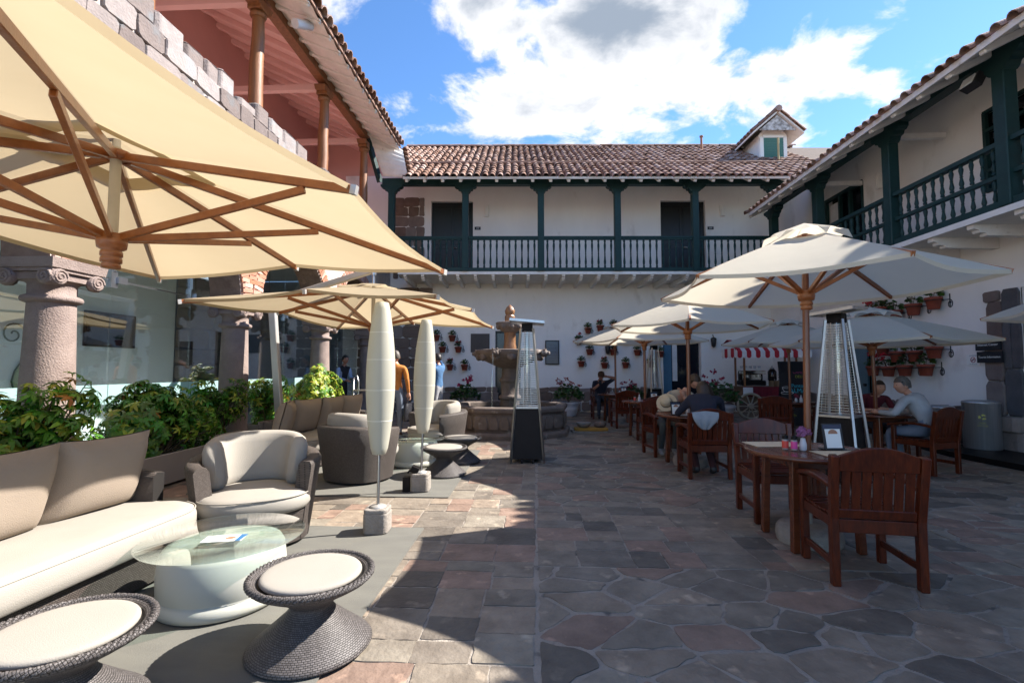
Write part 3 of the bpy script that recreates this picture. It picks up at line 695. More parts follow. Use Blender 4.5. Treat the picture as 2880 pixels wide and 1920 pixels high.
# gallery on the right
b = MB(); b.box((7.23, 5.0, 3.66), (1.13, 18.0, .09)); b.build('gallery_floor', WPAINT, rb, RL)
for i in range(24):
    y = -3.6 + i * .755; j_ = MB()
    pts = [(-.02, 0), (-.02, -.06), (.05, -.08), (.07, -.12), (.16, -.13), (.18, -.17), (1.04, -.19), (1.04, 0)]
    M = Matrix(((1, 0, 0, 6.75), (0, 0, 1, y - .06), (0, 1, 0, 3.614), (0, 0, 0, 1))); j_.prism(pts, 0, .12, M); j_.build('joist', WPAINT, rb, RL)
rail = MB(); rail.box((6.76, 5.0, 3.76), (.14, 17.8, .11)); rail = rail.build('railing', GREEN, rb, RL)
b = MB(); b.box((6.76, 5.0, 4.66), (.12, 17.8, .07)); b.build('handrail', GREEN, rail)
b = MB(); b.box((6.76, 5.0, 4.19), (.08, 17.8, .06)); b.build('mid_rail', GREEN, rail)
bal2 = turned_baluster(.82, True)
py_ = [-2.0, .25, 2.5, 4.8, 7.10, 9.36, 11.72, 13.88]
for a, e in zip(py_[3:], py_[4:]):
    n = 11
    for k in range(n): obj('baluster', bal2, rail, (6.76, a + .13 + (e - a - .26) * (k + .5) / n, 3.81), (0, 0, k * .6))
for i, y in enumerate(py_):
    p = MB(); p.box((0, 0, 1.08), (.195, .195, 2.16)); po = p.build('post', GREEN, rb, (6.76 - 7.8, y - 8, 3.72), bevel=.012)
    z = MB(); M = Matrix(((0, 0, 1, -.1), (1, 0, 0, 0), (0, 1, 0, 1.94), (0, 0, 0, 1))); z.prism(zapata(.36, .27, .2), 0, .2, M); z.build('bracket', GREEN, po)
b = MB(); b.box((6.76, 5.0, 6.03), (.2, 18.0, .2)); b.build('beam', GREEN, rb, RL)
for y in (9.36, 11.72, 7.1):
    b = MB(); b.box((7.28, y, 5.82), (1.0, .09, .10)); b.build('tie_beam', WPAINT, rb, RL)
SR = .50; zr = lambda x: 5.78 + SR * (x - 6.02)
rf = MB(); rf.add([(6.04, -4, zr(6.04)), (6.04, 13.75, zr(6.04)), (10.2, 13.75, zr(10.2)), (10.2, -4, zr(10.2)), (6.04, -4, zr(6.04) - .05), (6.04, 13.75, zr(6.04) - .05), (10.2, 13.75, zr(10.2) - .05), (10.2, -4, zr(10.2) - .05)],
                  [(0, 3, 2, 1), (4, 5, 6, 7), (0, 1, 5, 4), (1, 2, 6, 5)])
rf.box((6.03, 4.9, zr(6.03) - .04), (.03, 17.7, .09))
rroof = rf.build('roof', WPAINT, rb, RL)
for i in range(33):
    y = -3.8 + i * .55; k = MB(); k.bar((6.06, y, zr(6.06) - .10), (7.75, y, zr(7.75) - .10), .10, .10); k.build('rafter', WPAINT, rroof, bevel=.015)
c2 = 1 / sqrt(1 + SR * SR); ex = Vector((0, -1, 0)); ey = Vector((c2, 0, SR * c2))
tiled_plane(rroof, (5.96, 13.72, zr(5.96) + .015), ex, ey, 78, 3, .225, .34, 1, 8, ts=.9)
up_ = MB()
for k in range(78):
    y = 13.72 - k * .225; P = []
    for s_ in (1.0, 4.6):
        P.append([(5.96 + ey.x * s_, y - .1 * cos(pi * a / 5), zr(5.96) + ey.z * s_ + .02 + .08 * sin(pi * a / 5)) for a in range(6)])
    up_.grid(P, rv=None) if False else up_.grid(P)
up_.build('roof_tiles_upper', TILE, rroof, kind='stuff')
b = MB(); b.box((0, 0, 0), (.1, .1, .36)); b.box((-.06, 0, 0), (.02, .05, .28)); b.build('wall_sconce', PLASTER2, rb, (7.72 - 7.8, 11.05 - 8, 5.62), bevel=.008)
fl = MB(); fl.box((0, 0, 0), (.14, .26, .2), RY(radians(28))); fo = fl.build('floodlight', BLACKI, rb, (6.62 - 7.8, 7.42 - 8, 5.72), bevel=.01)
f2 = MB(); f2.box((-.08, 0, -.02), (.02, .2, .15), RY(radians(28))); f2.build('floodlight_lens', PAPER, fo)
# signs
def plaque(y, z, txt, sz):
    b = MB(); b.box((0, 0, 0), (.025, .46, .19)); o = b.build('sign_plaque', SIGNB, rb, (7.70 - 7.8, y - 8, z)); textobj(txt, sz, o, (-.0135, 0, 0), (pi / 2, 0, -pi / 2), PAPER, depth=.0006)
plaque(8.62, 1.81, 'Internet Center', .058); plaque(8.60, 1.60, 'Tourist Information', .050)
b = MB(); b.box((0, 0, 0), (.008, .26, .19)); ns = b.build('no_smoking_sign', PAPER, rb, (7.79 - 7.8, 9.02 - 8, 1.56))
RED = mat('print_red', (.35, .02, .04), None, 4, .6)
b = MB(); pts = [(0, .045 * cos(a * pi / 10), .045 * sin(a * pi / 10)) for a in range(21)]; b.tube(pts, .006, 5, caps=False); b.bar((0, -.032, .032), (0, .032, -.032), .004, .01)
b.build('prohibition_ring', RED, ns, (-.005, 0, 0))
b = MB(); b.box((0, 0, 0), (.002, .06, .012)); b.build('cigarette', SIGNB, ns, (-.005, 0, 0))
textobj('NO SMOKING', .022, ns, (-.0048, 0, .075), (pi / 2, 0, -pi / 2), NAVY, depth=.0003); textobj('THIS IS A SMOKE FREE AREA', .012, ns, (-.0048, 0, -.075), (pi / 2, 0, -pi / 2), NAVY, depth=.0003)

# ------------------------------------------------------------------ left building
lb = thing('left_building', 'colonial arcade of stone columns and brick arches with a timber gallery above', 'building', (-5.1, 8, 0))
LL = (5.1, -8, 0)
cy_ = [1.68, 4.83, 7.95, 11.2, 14.4]
cme = MB(); cme.lathe([(.27, 0), (.27, .12), (.24, .14), (.25, .2), (.225, .24), (.228, .6), (.222, 1.2), (.198, 2.08), (.198, 2.10)], 28)
shaft = cme.mesh('column', COLST)
c2m = MB(); c2m.lathe([(.198, 2.08), (.245, 2.10), (.255, 2.125), (.245, 2.15), (.198, 2.17), (.20, 2.28), (.25, 2.32)], 28); ringm = c2m.mesh('neck_ring', COLST)
cp = MB(); cp.box((0, 0, 2.345), (.50, .50, .07)); cp.box((0, 0, 2.47), (.60, .60, .10), taper=1.05); cp.box((0, 0, 2.41), (.56, .56, .05))
capm = cp.mesh('capital', COLST)
vols = []
for sx in (-1, 1):
    for sy in (-1, 1):
        for ax in (0, 1):
            vo = MB()
            sp = [(.075 * (1 - t / 22) * cos(t * .62), .075 * (1 - t / 22) * sin(t * .62)) for t in range(20)]
            if ax == 0: vo.tube([(sx * .30, sy * .21 + a, 2.33 + b) for a, b in sp], .013, 5); vo.lathe([(.085, -.03), (.085, .02), (.07, .03)], 14, T(sx * .27, sy * .21, 2.33) @ RY(sx * pi / 2))
            else: vo.tube([(sx * .21 + a, sy * .30, 2.33 + b) for a, b in sp], .013, 5); vo.lathe([(.085, -.03), (.085, .02), (.07, .03)], 14, T(sx * .21, sy * .27, 2.33) @ RX(-sy * pi / 2))
            vols.append(vo.mesh('volute', COLST))
for y in cy_:
    c = obj('column', shaft, lb, (0, y - 8, 0)); obj('neck_ring', ringm, c); obj('capital', capm, c)
    for vm in vols: obj('volute', vm, c)
# arcade wall with arches
XF, XB = -4.84, -5.36
aw = MB(); bricks = []
ends = [-1.5] + cy_ + [16.1]
for a, e in zip(ends, ends[1:]):
    y0 = a + .29 if a != -1.5 else a; y1 = e - .29 if e != 16.1 else e
    if a == -1.5: y0 = -1.2
    r = (y1 - y0) / 2; c = (y0 + y1) / 2; n = 20; zt = 5.72
    pts = [(c - r * cos(pi * k / n), 2.52 + min(r, 1.42) * sin(pi * k / n)) for k in range(n + 1)]
    for (p, q) in zip(pts, pts[1:]):
        for X_ in (XF, XB): aw.add([(X_, p[0], p[1]), (X_, q[0], q[1]), (X_, q[0], zt), (X_, p[0], zt)], [(0, 1, 2, 3)])
        aw.add([(XF, p[0], p[1]), (XF, q[0], q[1]), (XB, q[0], q[1]), (XB, p[0], p[1])], [(0, 1, 2, 3)], mi=1)
    bricks.append((c, r, min(r, 1.42)))
for y in ends[1:-1]:
    for X_ in (XF, XB): aw.add([(X_, y - .29, 2.52), (X_, y + .29, 2.52), (X_, y + .29, 5.72), (X_, y - .29, 5.72)], [(0, 1, 2, 3)])
    aw.add([(XF, y - .29, 2.52), (XF, y + .29, 2.52), (XB, y + .29, 2.52), (XB, y - .29, 2.52)], [(0, 1, 2, 3)], mi=1)
aw.add([(XF, -1.5, 5.72), (XF, 16.1, 5.72), (XB, 16.1, 5.72), (XB, -1.5, 5.72)], [(0, 1, 2, 3)])
arc = aw.build('arcade_wall', [mat('mortar_cream', (.55, .47, .41), (.42, .35, .30), 5, .95, .8, 40), SOFFITD], lb, LL)
bkm = MB(); bkm.box((0, 0, 0), (.05, .062, .27)); bkm = bkm.mesh('brick', BRICK)
bks = MB(); bks.box((0, 0, 0), (.05, .21, .066)); bks = bks.mesh('brick', BRICK)
lr = random.Random(9); nb_ = 0
for (c, r, rh) in bricks[1:]:
    n = int(pi * r / .082)
    for k in range(n + 1):
        t = pi * k / n; rr2 = r + .15
        o = obj('brick', bkm, arc, (XF + .012 + lr.uniform(-.006, .008), c - rr2 * cos(t), 2.52 + (rh + .15) * sin(t)), (atan2(cos(t), sin(t)) + lr.uniform(-.03, .03), 0, 0)); nb_ += 1
for y in cy_:
    for k in range(7):
        z = 2.56 + k * .078; w_ = .26 + .02 * k * k * .35
        nb2 = 2 + (k > 3)
        for q in range(nb2):
            if abs(-w_ + (q + .5) * 2 * w_ / nb2) > .5: continue
            obj('brick', bks, arc, (XF + .01 + lr.uniform(-.008, .008), y + (-w_ + (q + .5) * 2 * w_ / nb2) * .8, z), (lr.uniform(-.04, .04), 0, 0))
FLm = lambda u, v: Matrix(((0, 0, 1, XF), (1, 0, 0, u), (0, 1, 0, v), (0, 0, 0, 1)))
block_course(arc, FLm, 2.0, 15.6, 4.55, 5.72, (.24, .33), (.3, .62), lr, STONEP, name='parapet_stone', proud=.05, j=.02)
# parapet cap: rough blocks with depth
y = 1.5
while y < 13.4:
    ln = lr.uniform(.30, .62); h = lr.uniform(.26, .37) if lr.random() > .10 else .14
    b = MB(); b.prism(rough_rect(.46, ln - .03, lr, .02), 0, h * .92); b.prism([(x * .93, yy * .95) for x, yy in rough_rect(.46, ln - .03, lr, .02)], h * .9, h)
    b.build('parapet_stone', STONEP, arc, (-5.07 + lr.uniform(-.02, .03), y + ln / 2, 5.72), (0, 0, lr.uniform(-.03, .03)), bevel=.02); y += ln
# upper gallery
b = MB(); b.box((-6.4, 7.3, 4.72), (2.3, 17.6, .14)); b.build('gallery_floor', PINKC, lb, LL)
b = MB(); b.box((-7.6, 7.3, 7.3), (.1, 17.6, 5.2)); b.build('gallery_wall', PINK, lb, LL)
b = MB(); b.add([(-7.6, 16.05, 4.7), (-4.75, 16.05, 4.7), (-4.75, 16.05, 8.3), (-7.6, 16.05, 9.7)], [(0, 1, 2, 3)]); b.build('gallery_end_wall', PINK, lb, LL)
b = MB(); b.add([(-5.15, -1.5, 8.42), (-5.15, 16.1, 8.42), (-7.6, 16.1, 9.65), (-7.6, -1.5, 9.65)], [(0, 1, 2, 3)]); b.build('gallery_ceiling', PINKC, lb, LL)
for i in range(26):
    y = 1.2 + i * .56; k = MB(); k.bar((-5.15, y, 8.36), (-7.55, y, 9.56), .11, .11); k.build('ceiling_rafter', PINKC, lb, LL)
b = MB(); b.box((-5.05, 6.1, 8.28), (.2, 15.4, .2)); b.build('timber_beam', WOODO, lb, LL)
for y in (3.0, 5.75, 8.25, 11.0, 13.7):
    p = MB(); n = 12; p.tube([(lr.uniform(-.012, .012), lr.uniform(-.012, .012), z) for z in (0, .4, .9, 1.4, 1.9)], [.125, .12, .118, .108, .1], 12)
    po = p.build('timber_post', WOODO, lb, (-5.05 + 5.1, y - 8, 6.0)); p = MB(); p.box((0, 0, 1.93), (.26, .28, .08)); p.box((0, 0, 2.02), (.24, .44, .12), taper=1.15); p.lathe([(.115, 1.78), (.14, 1.81), (.14, 1.85), (.115, 1.88)], 12); p.build('post_capital', WOODO, po, bevel=.008)
    k = MB(); k.box((-6.3, y, 8.12), (2.4, .13, .14)); k.build('tie_beam', PINKC, lb, LL)
# soffit with plaster waves, eave and tiles
ey2 = Vector((-.9, 0, .36)).normalized(); P = []
for i in range(0, 226):
    y = -1.2 + i * .0675; wv = .075 * abs(sin(pi * y / .46)) ** .6 ; P.append([(-4.06 - .0, y, 8.03 - wv), (-4.5, y, 8.20 - wv), (-4.95, y, 8.40 - wv * .5)])
b = MB(); b.grid(P); b.build('soffit', WPAINT, lb, LL)
for i in range(33):
    y = -1.0 + i * .46; k = MB(); k.bar((-4.08, y, 7.985), (-4.95, y, 8.345), .10, .10); k.build('soffit_rafter', WPAINT, lb, LL, bevel=.02)
for i in range(31):
    y = -1.0 + i * .46; k = MB(); k.box((0, 0, 0), (.03, .03, .03)); k.build('rafter_peg', BLACKI, lb, (-4.22 + 5.1, y - 8 + .23, 8.075))
rl = MB(); rl.add([(-4.02, -1.4, 8.06), (-4.02, 14.0, 8.06), (-8.2, 16.2, 9.98), (-8.2, -1.4, 9.98)], [(0, 1, 2, 3)]); rl.box((-4.04, 6.3, 8.05), (.03, 15.4, .06))
lroof = rl.build('roof', TILE, lb, LL)
tiled_plane(lroof, (-3.97, -1.2, 8.07), (0, 1, 0), ey2, 61, 4, .25, .34, 2, 12, ts=1.25)
# the fold where the left roof steps down to the back eave
b = MB(); P = []
A, B_, C_, D_ = Vector((-4.95, 13.75, 8.38)), Vector((-4.03, 14.15, 8.03)), Vector((-3.75, 13.75, 7.02)), Vector((-4.6, 14.1, 7.2))
for i in range(25):
    t = i / 24; p = A.lerp(D_, t); q = B_.lerp(C_, t); wv = Vector((.02, -.03, 0)) * abs(sin(pi * t * 7)); P.append([p + wv, p.lerp(q, .5) + wv, q + wv])
b.grid(P); b.build('soffit_fold', WPAINT, lb, LL)
for i in range(6):
    t_ = B_.lerp(C_, (i + .3) / 6); M = Matrix((Vector((.2, -.35, -.9)).normalized(), Vector((-.85, .5, .2)).normalized(), Vector((.45, .8, .1)).normalized())).transposed().to_4x4(); M.translation = t_ + Vector((.06, 0, .05))
    t = bpy.data.objects.new('roof_tile', TILE_ME); COL.objects.link(t); t.parent = lroof; t.matrix_local = M
b = MB(); b.bar((-4.98, 13.8, 8.25), (-4.75, 14.3, 7.1), .12, .14); b.build('corner_beam', GREEN, lb, LL)
s_ = MB(); s_.lathe([(.085, 0), (.085, .42), (.07, .43), (.07, .40)], 18, RX(radians(-62))); s_.build('spotlight_drum', mat('metal_white', (.7, .7, .72), None, 4, .35), lb, (-4.45 + 5.1, 8.42 - 8, 7.80), (0, 0, radians(-20)))
# rooms behind the glass
b = MB(); b.box((-8.35, 4.6, 2.2), (.1, 12.2, 4.4)); b.build('inner_wall', mat('wall_cool_white', (.82, .84, .84), (.76, .78, .79), .8, .8), lb, LL)
b = MB(); b.box((-8.0, 7.3, 4.45), (5.2, 17.6, .1)); b.build('inner_ceiling', PLASTER2, lb, LL)
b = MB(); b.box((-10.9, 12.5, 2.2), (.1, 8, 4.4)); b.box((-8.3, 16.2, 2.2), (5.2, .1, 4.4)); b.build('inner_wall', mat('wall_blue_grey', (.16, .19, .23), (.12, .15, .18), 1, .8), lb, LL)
b = MB(); b.box((-8.4, 7.3, -.003), (5.6, 17.6, .01)); b.build('inner_floor', mat('floor_pale_tile', (.55, .51, .47), (.47, .44, .40), 2, .3), lb, LL)
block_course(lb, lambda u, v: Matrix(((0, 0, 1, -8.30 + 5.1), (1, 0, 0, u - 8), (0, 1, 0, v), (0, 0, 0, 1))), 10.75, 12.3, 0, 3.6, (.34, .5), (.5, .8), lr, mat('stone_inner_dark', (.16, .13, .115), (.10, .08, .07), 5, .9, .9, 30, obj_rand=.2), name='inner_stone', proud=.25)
gw = thing('glass_wall', 'frameless glass screen with steel patch fittings behind the stone columns', 'glass wall', (-5.72, 8, 0))
GL = (5.72, -8, 0)
y = .2; k = 0
while y < 15.2:
    b = MB(); b.box((-5.72, y + .75, 1.3), (.012, 1.485, 2.56)); b.build('glass_pane', GLASS, gw, GL)
    b = MB(); b.box((-5.72, y + .75, 3.4), (.012, 1.485, 1.56)); b.build('glass_pane', GLASS, gw, GL)
    b = MB(); b.box((-5.705, y + .75, 1.06), (.006, 1.485, .26)); b.build('frosted_band', GBAND, gw, GL)
    b = MB(); b.box((-5.70, y, 2.60), (.05, .10, .22)); b.box((-5.70, y, 2.90), (.05, .04, .4)); b.box((-5.66, y + .1, 2.60), (.04, .14, .09)); b.build('patch_fitting', METAL, gw, GL)
    y += 1.5
b = MB(); b.box((-5.72, 7.6, 2.595), (.02, 15, .02)); b.build('steel_rail', METAL, gw, GL)

# ------------------------------------------------------------------ lounge furniture
def loft(mb, rings, closed=True, smooth=True, caps=True, uvs=None, mi=0, M=None):
    """rings: list of equal-length point loops."""
    nv = len(rings[0]); vs = [p for r in rings for p in r]; fs = []; m = nv if closed else nv - 1
    for i in range(len(rings) - 1):
        for k in range(m): fs.append((i * nv + k, i * nv + (k + 1) % nv, (i + 1) * nv + (k + 1) % nv, (i + 1) * nv + k))
    uv = None
    if uvs: uv = [q for r in uvs for q in r]
    mb.add(vs, fs, None, M, uv, smooth, 0., mi)
    if caps and closed: mb.add(rings[0], [tuple(range(nv))[::-1]], None, M, None, False, 0., mi); mb.add(rings[-1], [tuple(range(nv))], None, M, None, False, 0., mi)
    return mb
def cushion_slab(mb, outline, z0, z1, puff=.02, M=None, r=.05):
    """Soft slab: outline polygon (closed), rounded edges, slightly domed top."""
    cx = sum(p[0] for p in outline) / len(outline); cy = sum(p[1] for p in outline) / len(outline)
    def sc(k, z): return [(cx + (x - cx) * k, cy + (y - cy) * k, z) for x, y in outline]
    h = z1 - z0; R = max(sqrt((x - cx) ** 2 + (y - cy) ** 2) for x, y in outline)
    rings = [sc(1 - r * 1.2 / R, z0), sc(1 - r * .35 / R, z0 + h * .10), sc(1, z0 + h * .35), sc(1, z0 + h * .62), sc(1 - r * .30 / R, z0 + h * .86), sc(1 - r / R, z0 + h * .97), sc(1 - 2.6 * r / R, z1 + puff * .3), sc(.45, z1 + puff * .9), sc(.03, z1 + puff)]
    return loft(mb, rings, M=M)
def pillow(mb, w, h, t, M, seed=0):
    """Square cushion standing in x-z, thickness along y, pinched corners."""
    r = random.Random(seed); n = 14; F, Bk = [], []
    for i in range(n + 1):
        a, b = [], []
        for j in range(n + 1):
            u = i / n * 2 - 1; v = j / n * 2 - 1
            pin = 1 - .07 * (1 - u * u) * 1 ; pin2 = 1 - .07 * (1 - v * v)
            x = u * w / 2 * (1 - .06 * (1 - v * v)); z = v * h / 2 * (1 - .07 * (1 - u * u))
            th = t / 2 * (max(0, (1 - abs(u) ** 3.2)) ** .5) * (max(0, (1 - abs(v) ** 3.2)) ** .5) + .006
            th *= 1 + .05 * sin(3 * u + seed) * cos(2.3 * v + seed)
            a.append((x, -th, z)); b.append((x, th, z))
        F.append(a); Bk.append(b)
    mb.grid(F, M=M); mb.grid([list(reversed(r_)) for r_ in Bk], M=M)
    return mb
def superpt(a, rx, ry, p=2.4):
    c, s = cos(a), sin(a)
    return (abs(c) ** (2 / p) * (1 if c >= 0 else -1) * rx, abs(s) ** (2 / p) * (1 if s >= 0 else -1) * ry)

def tub_shell(mb, rx, ry, a0, a1, zt, taper, th, n=44, z0=.03, p=2.4, hump=None):
    """Wicker shell around part of an oval. Angle 0 is the back (+y). zt(t) top height at t in 0..1."""
    rings, uvs = [], []; u = 0; last = None
    for i in range(n + 1):
        t = i / n; a = a0 + (a1 - a0) * t; H = zt(t)
        def pt(z, off):
            k = taper + (1 - taper) * min(1, z / .72); x, y = superpt(a + pi / 2, rx * k - off, ry * k - off, p); return (x, y, z)
        o = [pt(z0, 0), pt(z0 + (H - z0) * .33, 0), pt(z0 + (H - z0) * .66, 0), pt(H - .03, 0), pt(H, .02), pt(H, th - .02), pt(H - .03, th), pt(H * .6, th), pt(.26, th)]
        if last: u += (Vector(o[0]) - Vector(last)).length * 1.25
        last = o[0]; v = 0; uu = []
        for k in range(len(o)):
            if k: v += (Vector(o[k]) - Vector(o[k - 1])).length
            uu.append((u, v))
        rings.append(o); uvs.append(uu)
    loft(mb, rings, closed=False, uvs=uvs)
    for e in (0, -1):
        r_ = rings[e]; mb.add(r_, [tuple(range(len(r_)))], None, None, [(p[1] + p[0], p[2]) for p in r_])
    return mb
def make_armchair():
    t = thing('armchair', 'x', 'armchair', group='rounded wicker armchairs')
    b = MB(); A = radians(128)
    tub_shell(b, .505, .47, -A, A, lambda s: .645 + .055 * sin(pi * s), .80, .115)
    # closed lower body in front
    rings, uvs = [], []
    for z in (.03, .12, .22, .275):
        k = .80 + .20 * z / .72; rr = [superpt(2 * pi * i / 48, .50 * k, .465 * k) for i in range(48)]; rings.append([(x, y, z) for x, y in rr]); uvs.append([(i / 48 * 2.6, z) for i in range(48)])
    loft(b, rings, uvs=uvs); b.build('wicker_shell', WICK, t)
    s = MB(); out = []
    for i in range(40):
        x, y = superpt(2 * pi * i / 40, .395, .40, 2.6); out.append((x * (1.06 if y < -.1 else .93), y - .07))
    cushion_slab(s, out, .275, .43, .02, r=.06); sc2 = s.build('seat_cushion', CUSH, t); pp = MB(); pp.tube([(x * .985, (y + .07) * .985 - .07, .408) for x, y in out + out[:1]], .0055, 5, caps=False); pp.build('piping', CUSH, sc2)
    c = MB(); rings = []; n = 34; A2 = radians(112)
    for i in range(n + 1):
        tt = i / n; a = -A2 + 2 * A2 * tt + pi / 2; e = min(tt, 1 - tt); k = min(1, (e / .06)) ** .5 if e < .06 else 1
        H = .80 + .05 * sin(pi * tt); cz = (.42 + H) / 2; hz = (H - .42) / 2
        loop = []
        for q in range(14):
            qa = 2 * pi * q / 14; off = .075 * k * abs(cos(qa)) ** .7 * (1 if cos(qa) > 0 else -1); zz_ = cz + hz * (.25 + .75 * k) * abs(sin(qa)) ** .6 * (1 if sin(qa) > 0 else -1)
            kk = .80 + .20 * min(1, zz_ / .72); x, y = superpt(a, .47 * kk - .155 + off, .44 * kk - .155 + off, 2.4); loop.append((x, y, zz_))
        rings.append(loop)
    loft(c, rings); c.build('back_cushion', CUSH, t)
    return t
ac = make_armchair()
ac.location = (-2.30, 3.93, .012); ac.rotation_euler = (0, 0, radians(28)); ac['label'] = 'wicker armchair with cream cushions beside the coffee table with the printed card'
dup(ac, (-2.25, 6.12, .012), radians(180 - 24), 'wicker armchair showing its back, behind the taller ivory floor lamp')
dup(ac, (-1.66, 8.15, .012), radians(-38), 'wicker armchair beyond the second coffee table, facing the stone arcade')

def make_sofa():
    t = thing('sofa', 'x', 'sofa', group='curved wicker sofas')
    # local: length along y, faces +x
    def outline(hx0, hx1, hy, r, n=8):
        pts = []
        for (cx, cy, a0) in ((hx1 - r, -hy + r, -90), (hx1 - r, hy - r, 0)):
            for k in range(n + 1): a = radians(a0 + 90 * k / n); pts.append((cx + r * cos(a), cy + r * sin(a)))
        r2 = .16
        for (cx, cy, a0) in ((hx0 + r2, hy - r2, 90), (hx0 + r2, -hy + r2, 180)):
            for k in range(n + 1): a = radians(a0 + 90 * k / n); pts.append((cx + r2 * cos(a), cy + r2 * sin(a)))
        return pts
    b = MB(); rings, uvs = [], []
    for z, k in ((.03, .93), (.14, .96), (.27, 1.0)):
        o = outline(-.40 * k, .34 * k, 1.18 * k, .26 * k); rings.append([(x, y, z) for x, y in o]); u = 0; uu = []
        for i, p in enumerate(o):
            if i: u += sqrt((p[0] - o[i - 1][0]) ** 2 + (p[1] - o[i - 1][1]) ** 2)
            uu.append((u, z))
        uvs.append(uu)
    loft(b, rings, uvs=uvs); b.build('wicker_base', WICK, t)
    # back and arms shell
    b = MB(); path = []
    for k in range(10): path.append((.02 - .30 * k / 9, -1.17 + .015 * k / 9))
    for k in range(7): a = radians(180 + 90 - 90 * k / 6 ) ; path.append((-.28 + .14 * cos(pi + pi / 2 - (pi / 2) * k / 6), -1.02 + .14 * sin(pi + pi / 2 - (pi / 2) * k / 6)))
    half = path; full = half + [(x, -y) for x, y in reversed(half)]
    rings, uvs = [], []; u = 0
    for i, (x, y) in enumerate(full):
        a = full[max(0, i - 1)]; e = full[min(len(full) - 1, i + 1)]; d = Vector((e[0] - a[0], e[1] - a[1], 0)); d.normalize(); nrm = Vector((d.y, -d.x, 0))
        if i: u += sqrt((x - full[i - 1][0]) ** 2 + (y - full[i - 1][1]) ** 2)
        H = .66 - .03 * max(0, (x + .28) / .30) ** 1.4
        p = Vector((x, y, 0)); o = [p + Vector((0, 0, .2)), p + nrm * -.012 + Vector((0, 0, .4)), p - nrm * .02 + Vector((0, 0, H)), p + nrm * .05 + Vector((0, 0, H + .012)), p + nrm * .085 + Vector((0, 0, H - .02)), p + nrm * .085 + Vector((0, 0, .25))]
        rings.append(o); uvs.append([(u, v) for v in (.2, .4, .66, .74, .77, 1.15)])
    loft(b, rings, closed=False, uvs=uvs)
    for e in (0, -1): b.add(rings[e], [tuple(range(6))])
    b.build('wicker_back', WICK, t)
    s = MB(); cushion_slab(s, outline(-.30, .42, 1.21, .30), .27, .44, .015, r=.06); sc2 = s.build('seat_cushion', CUSH, t); pp = MB(); oo = outline(-.295, .413, 1.20, .296); pp.tube([(x, y, .418) for x, y in oo + oo[:1]], .0055, 5, caps=False); pp.build('piping', CUSH, sc2)
    for i, (y, rz_, x) in enumerate(((.82, -.06, -.14), (.19, .05, -.13), (-.46, -.03, -.14), (-.98, .5, -.10))):
        p = MB(); pillow(p, .62, .53, .23, Matrix.Identity(4), i + 1)
        p.build('pillow', PILLOW, t, (x, y, .69), (radians(14), 0, radians(90) + rz_))
    return t
so = make_sofa(); so.location = (-2.80, 2.30, .012); so['label'] = 'curved wicker sofa with taupe pillows under the biggest cream parasol'
so.rotation_euler = (0, 0, radians(-2))
dup(so, (-3.25, 7.55, .012), radians(-8), 'curved wicker sofa with taupe pillows in front of the sunlit bush')

def make_coffee_table():
    t = thing('coffee_table', 'x', 'table', group='frosted drum coffee tables')
    b = MB(); b.lathe([(.30, 0), (.345, .012), (.352, .04), (.345, .075), (.33, .085), (.34, .10), (.345, .2), (.335, .30), (.315, .335), (.27, .345), (0.001, .346)], 48); b.build('drum', FROST, t)
    b = MB(); b.lathe([(.001, 0), (.448, 0), (.452, .005), (.448, .010), (.001, .010)], 64, T(0, 0, .368), caps=False); b.build('glass_top', GTOP, t)
    b = MB()
    for a in (.5, 2.6, 4.7): b.lathe([(.016, .343), (.016, .367)], 10, T(.2 * cos(a), .2 * sin(a), 0))
    b.build('spacers', GTOP, t)
    return t
ct = make_coffee_table(); ct.location = (-1.90, 2.93, .012); ct['label'] = 'frosted white drum coffee table with round glass top carrying a printed card'
dup(ct, (-1.78, 7.08, .012), .4, 'frosted white drum coffee table with empty glass top beyond the lamps')
card = thing('printed_card', 'small white printed menu card lying on the glass table top', 'card', (-1.86, 2.86, .3915), radians(12))
b = MB(); b.box((0, 0, 0), (.22, .11, .002)); b.build('sheet', PAPER, card)
b = MB(); b.prism([(-.115, -.055), (-.085, -.055), (-.075, .055), (-.112, .055)], .0015, .0022, T(.19, 0, 0)); b.build('blue_edge', mat('print_blue', (.03, .14, .32), None, 4, .5), card)
b = MB(); b.lathe([(.03, .0012), (.03, .002)], 14, T(.035, .0, 0), sy=.8); b.build('food_picture', mat('print_brown', (.25, .11, .06), (.4, .22, .14), 60, .5), card)

def make_stool():
    t = thing('stool', 'x', 'stool', group='hourglass wicker stools')
    b = MB(); pr_ = [(.285, 0), (.30, .012), (.285, .03), (.20, .10), (.125, .165), (.10, .195), (.105, .215), (.16, .255), (.245, .30), (.288, .325), (.298, .345), (.285, .356), (.262, .350), (.25, .335)]
    b.lathe(pr_, 56, ur=.2, caps=False); b.add([(.25 * cos(2 * pi * k / 32), .25 * sin(2 * pi * k / 32), .335) for k in range(32)], [tuple(range(32))]); b.build('wicker_body', WICKL, t)
    b = MB()
    for ph in (0, 1, 2): # braided rim
        b.tube([((.291 + .010 * cos(a * 22 + ph * 2.1)) * cos(a), (.291 + .010 * cos(a * 22 + ph * 2.1)) * sin(a), .350 + .010 * sin(a * 22 + ph * 2.1)) for a in [2 * pi * k / 150 for k in range(151)]], .0085, 5, caps=False)
    b.build('braided_rim', WICKL, t)
    b = MB(); cushion_slab(b, [(.243 * cos(2 * pi * k / 40), .243 * sin(2 * pi * k / 40)) for k in range(40)], .336, .368, .004, r=.02); b.build('seat_pad', CUSH, t)
    return t
stl = make_stool(); stl.location = (-1.14, 2.47, .012); stl['label'] = 'hourglass wicker stool with cream pad standing half off the near rug edge'
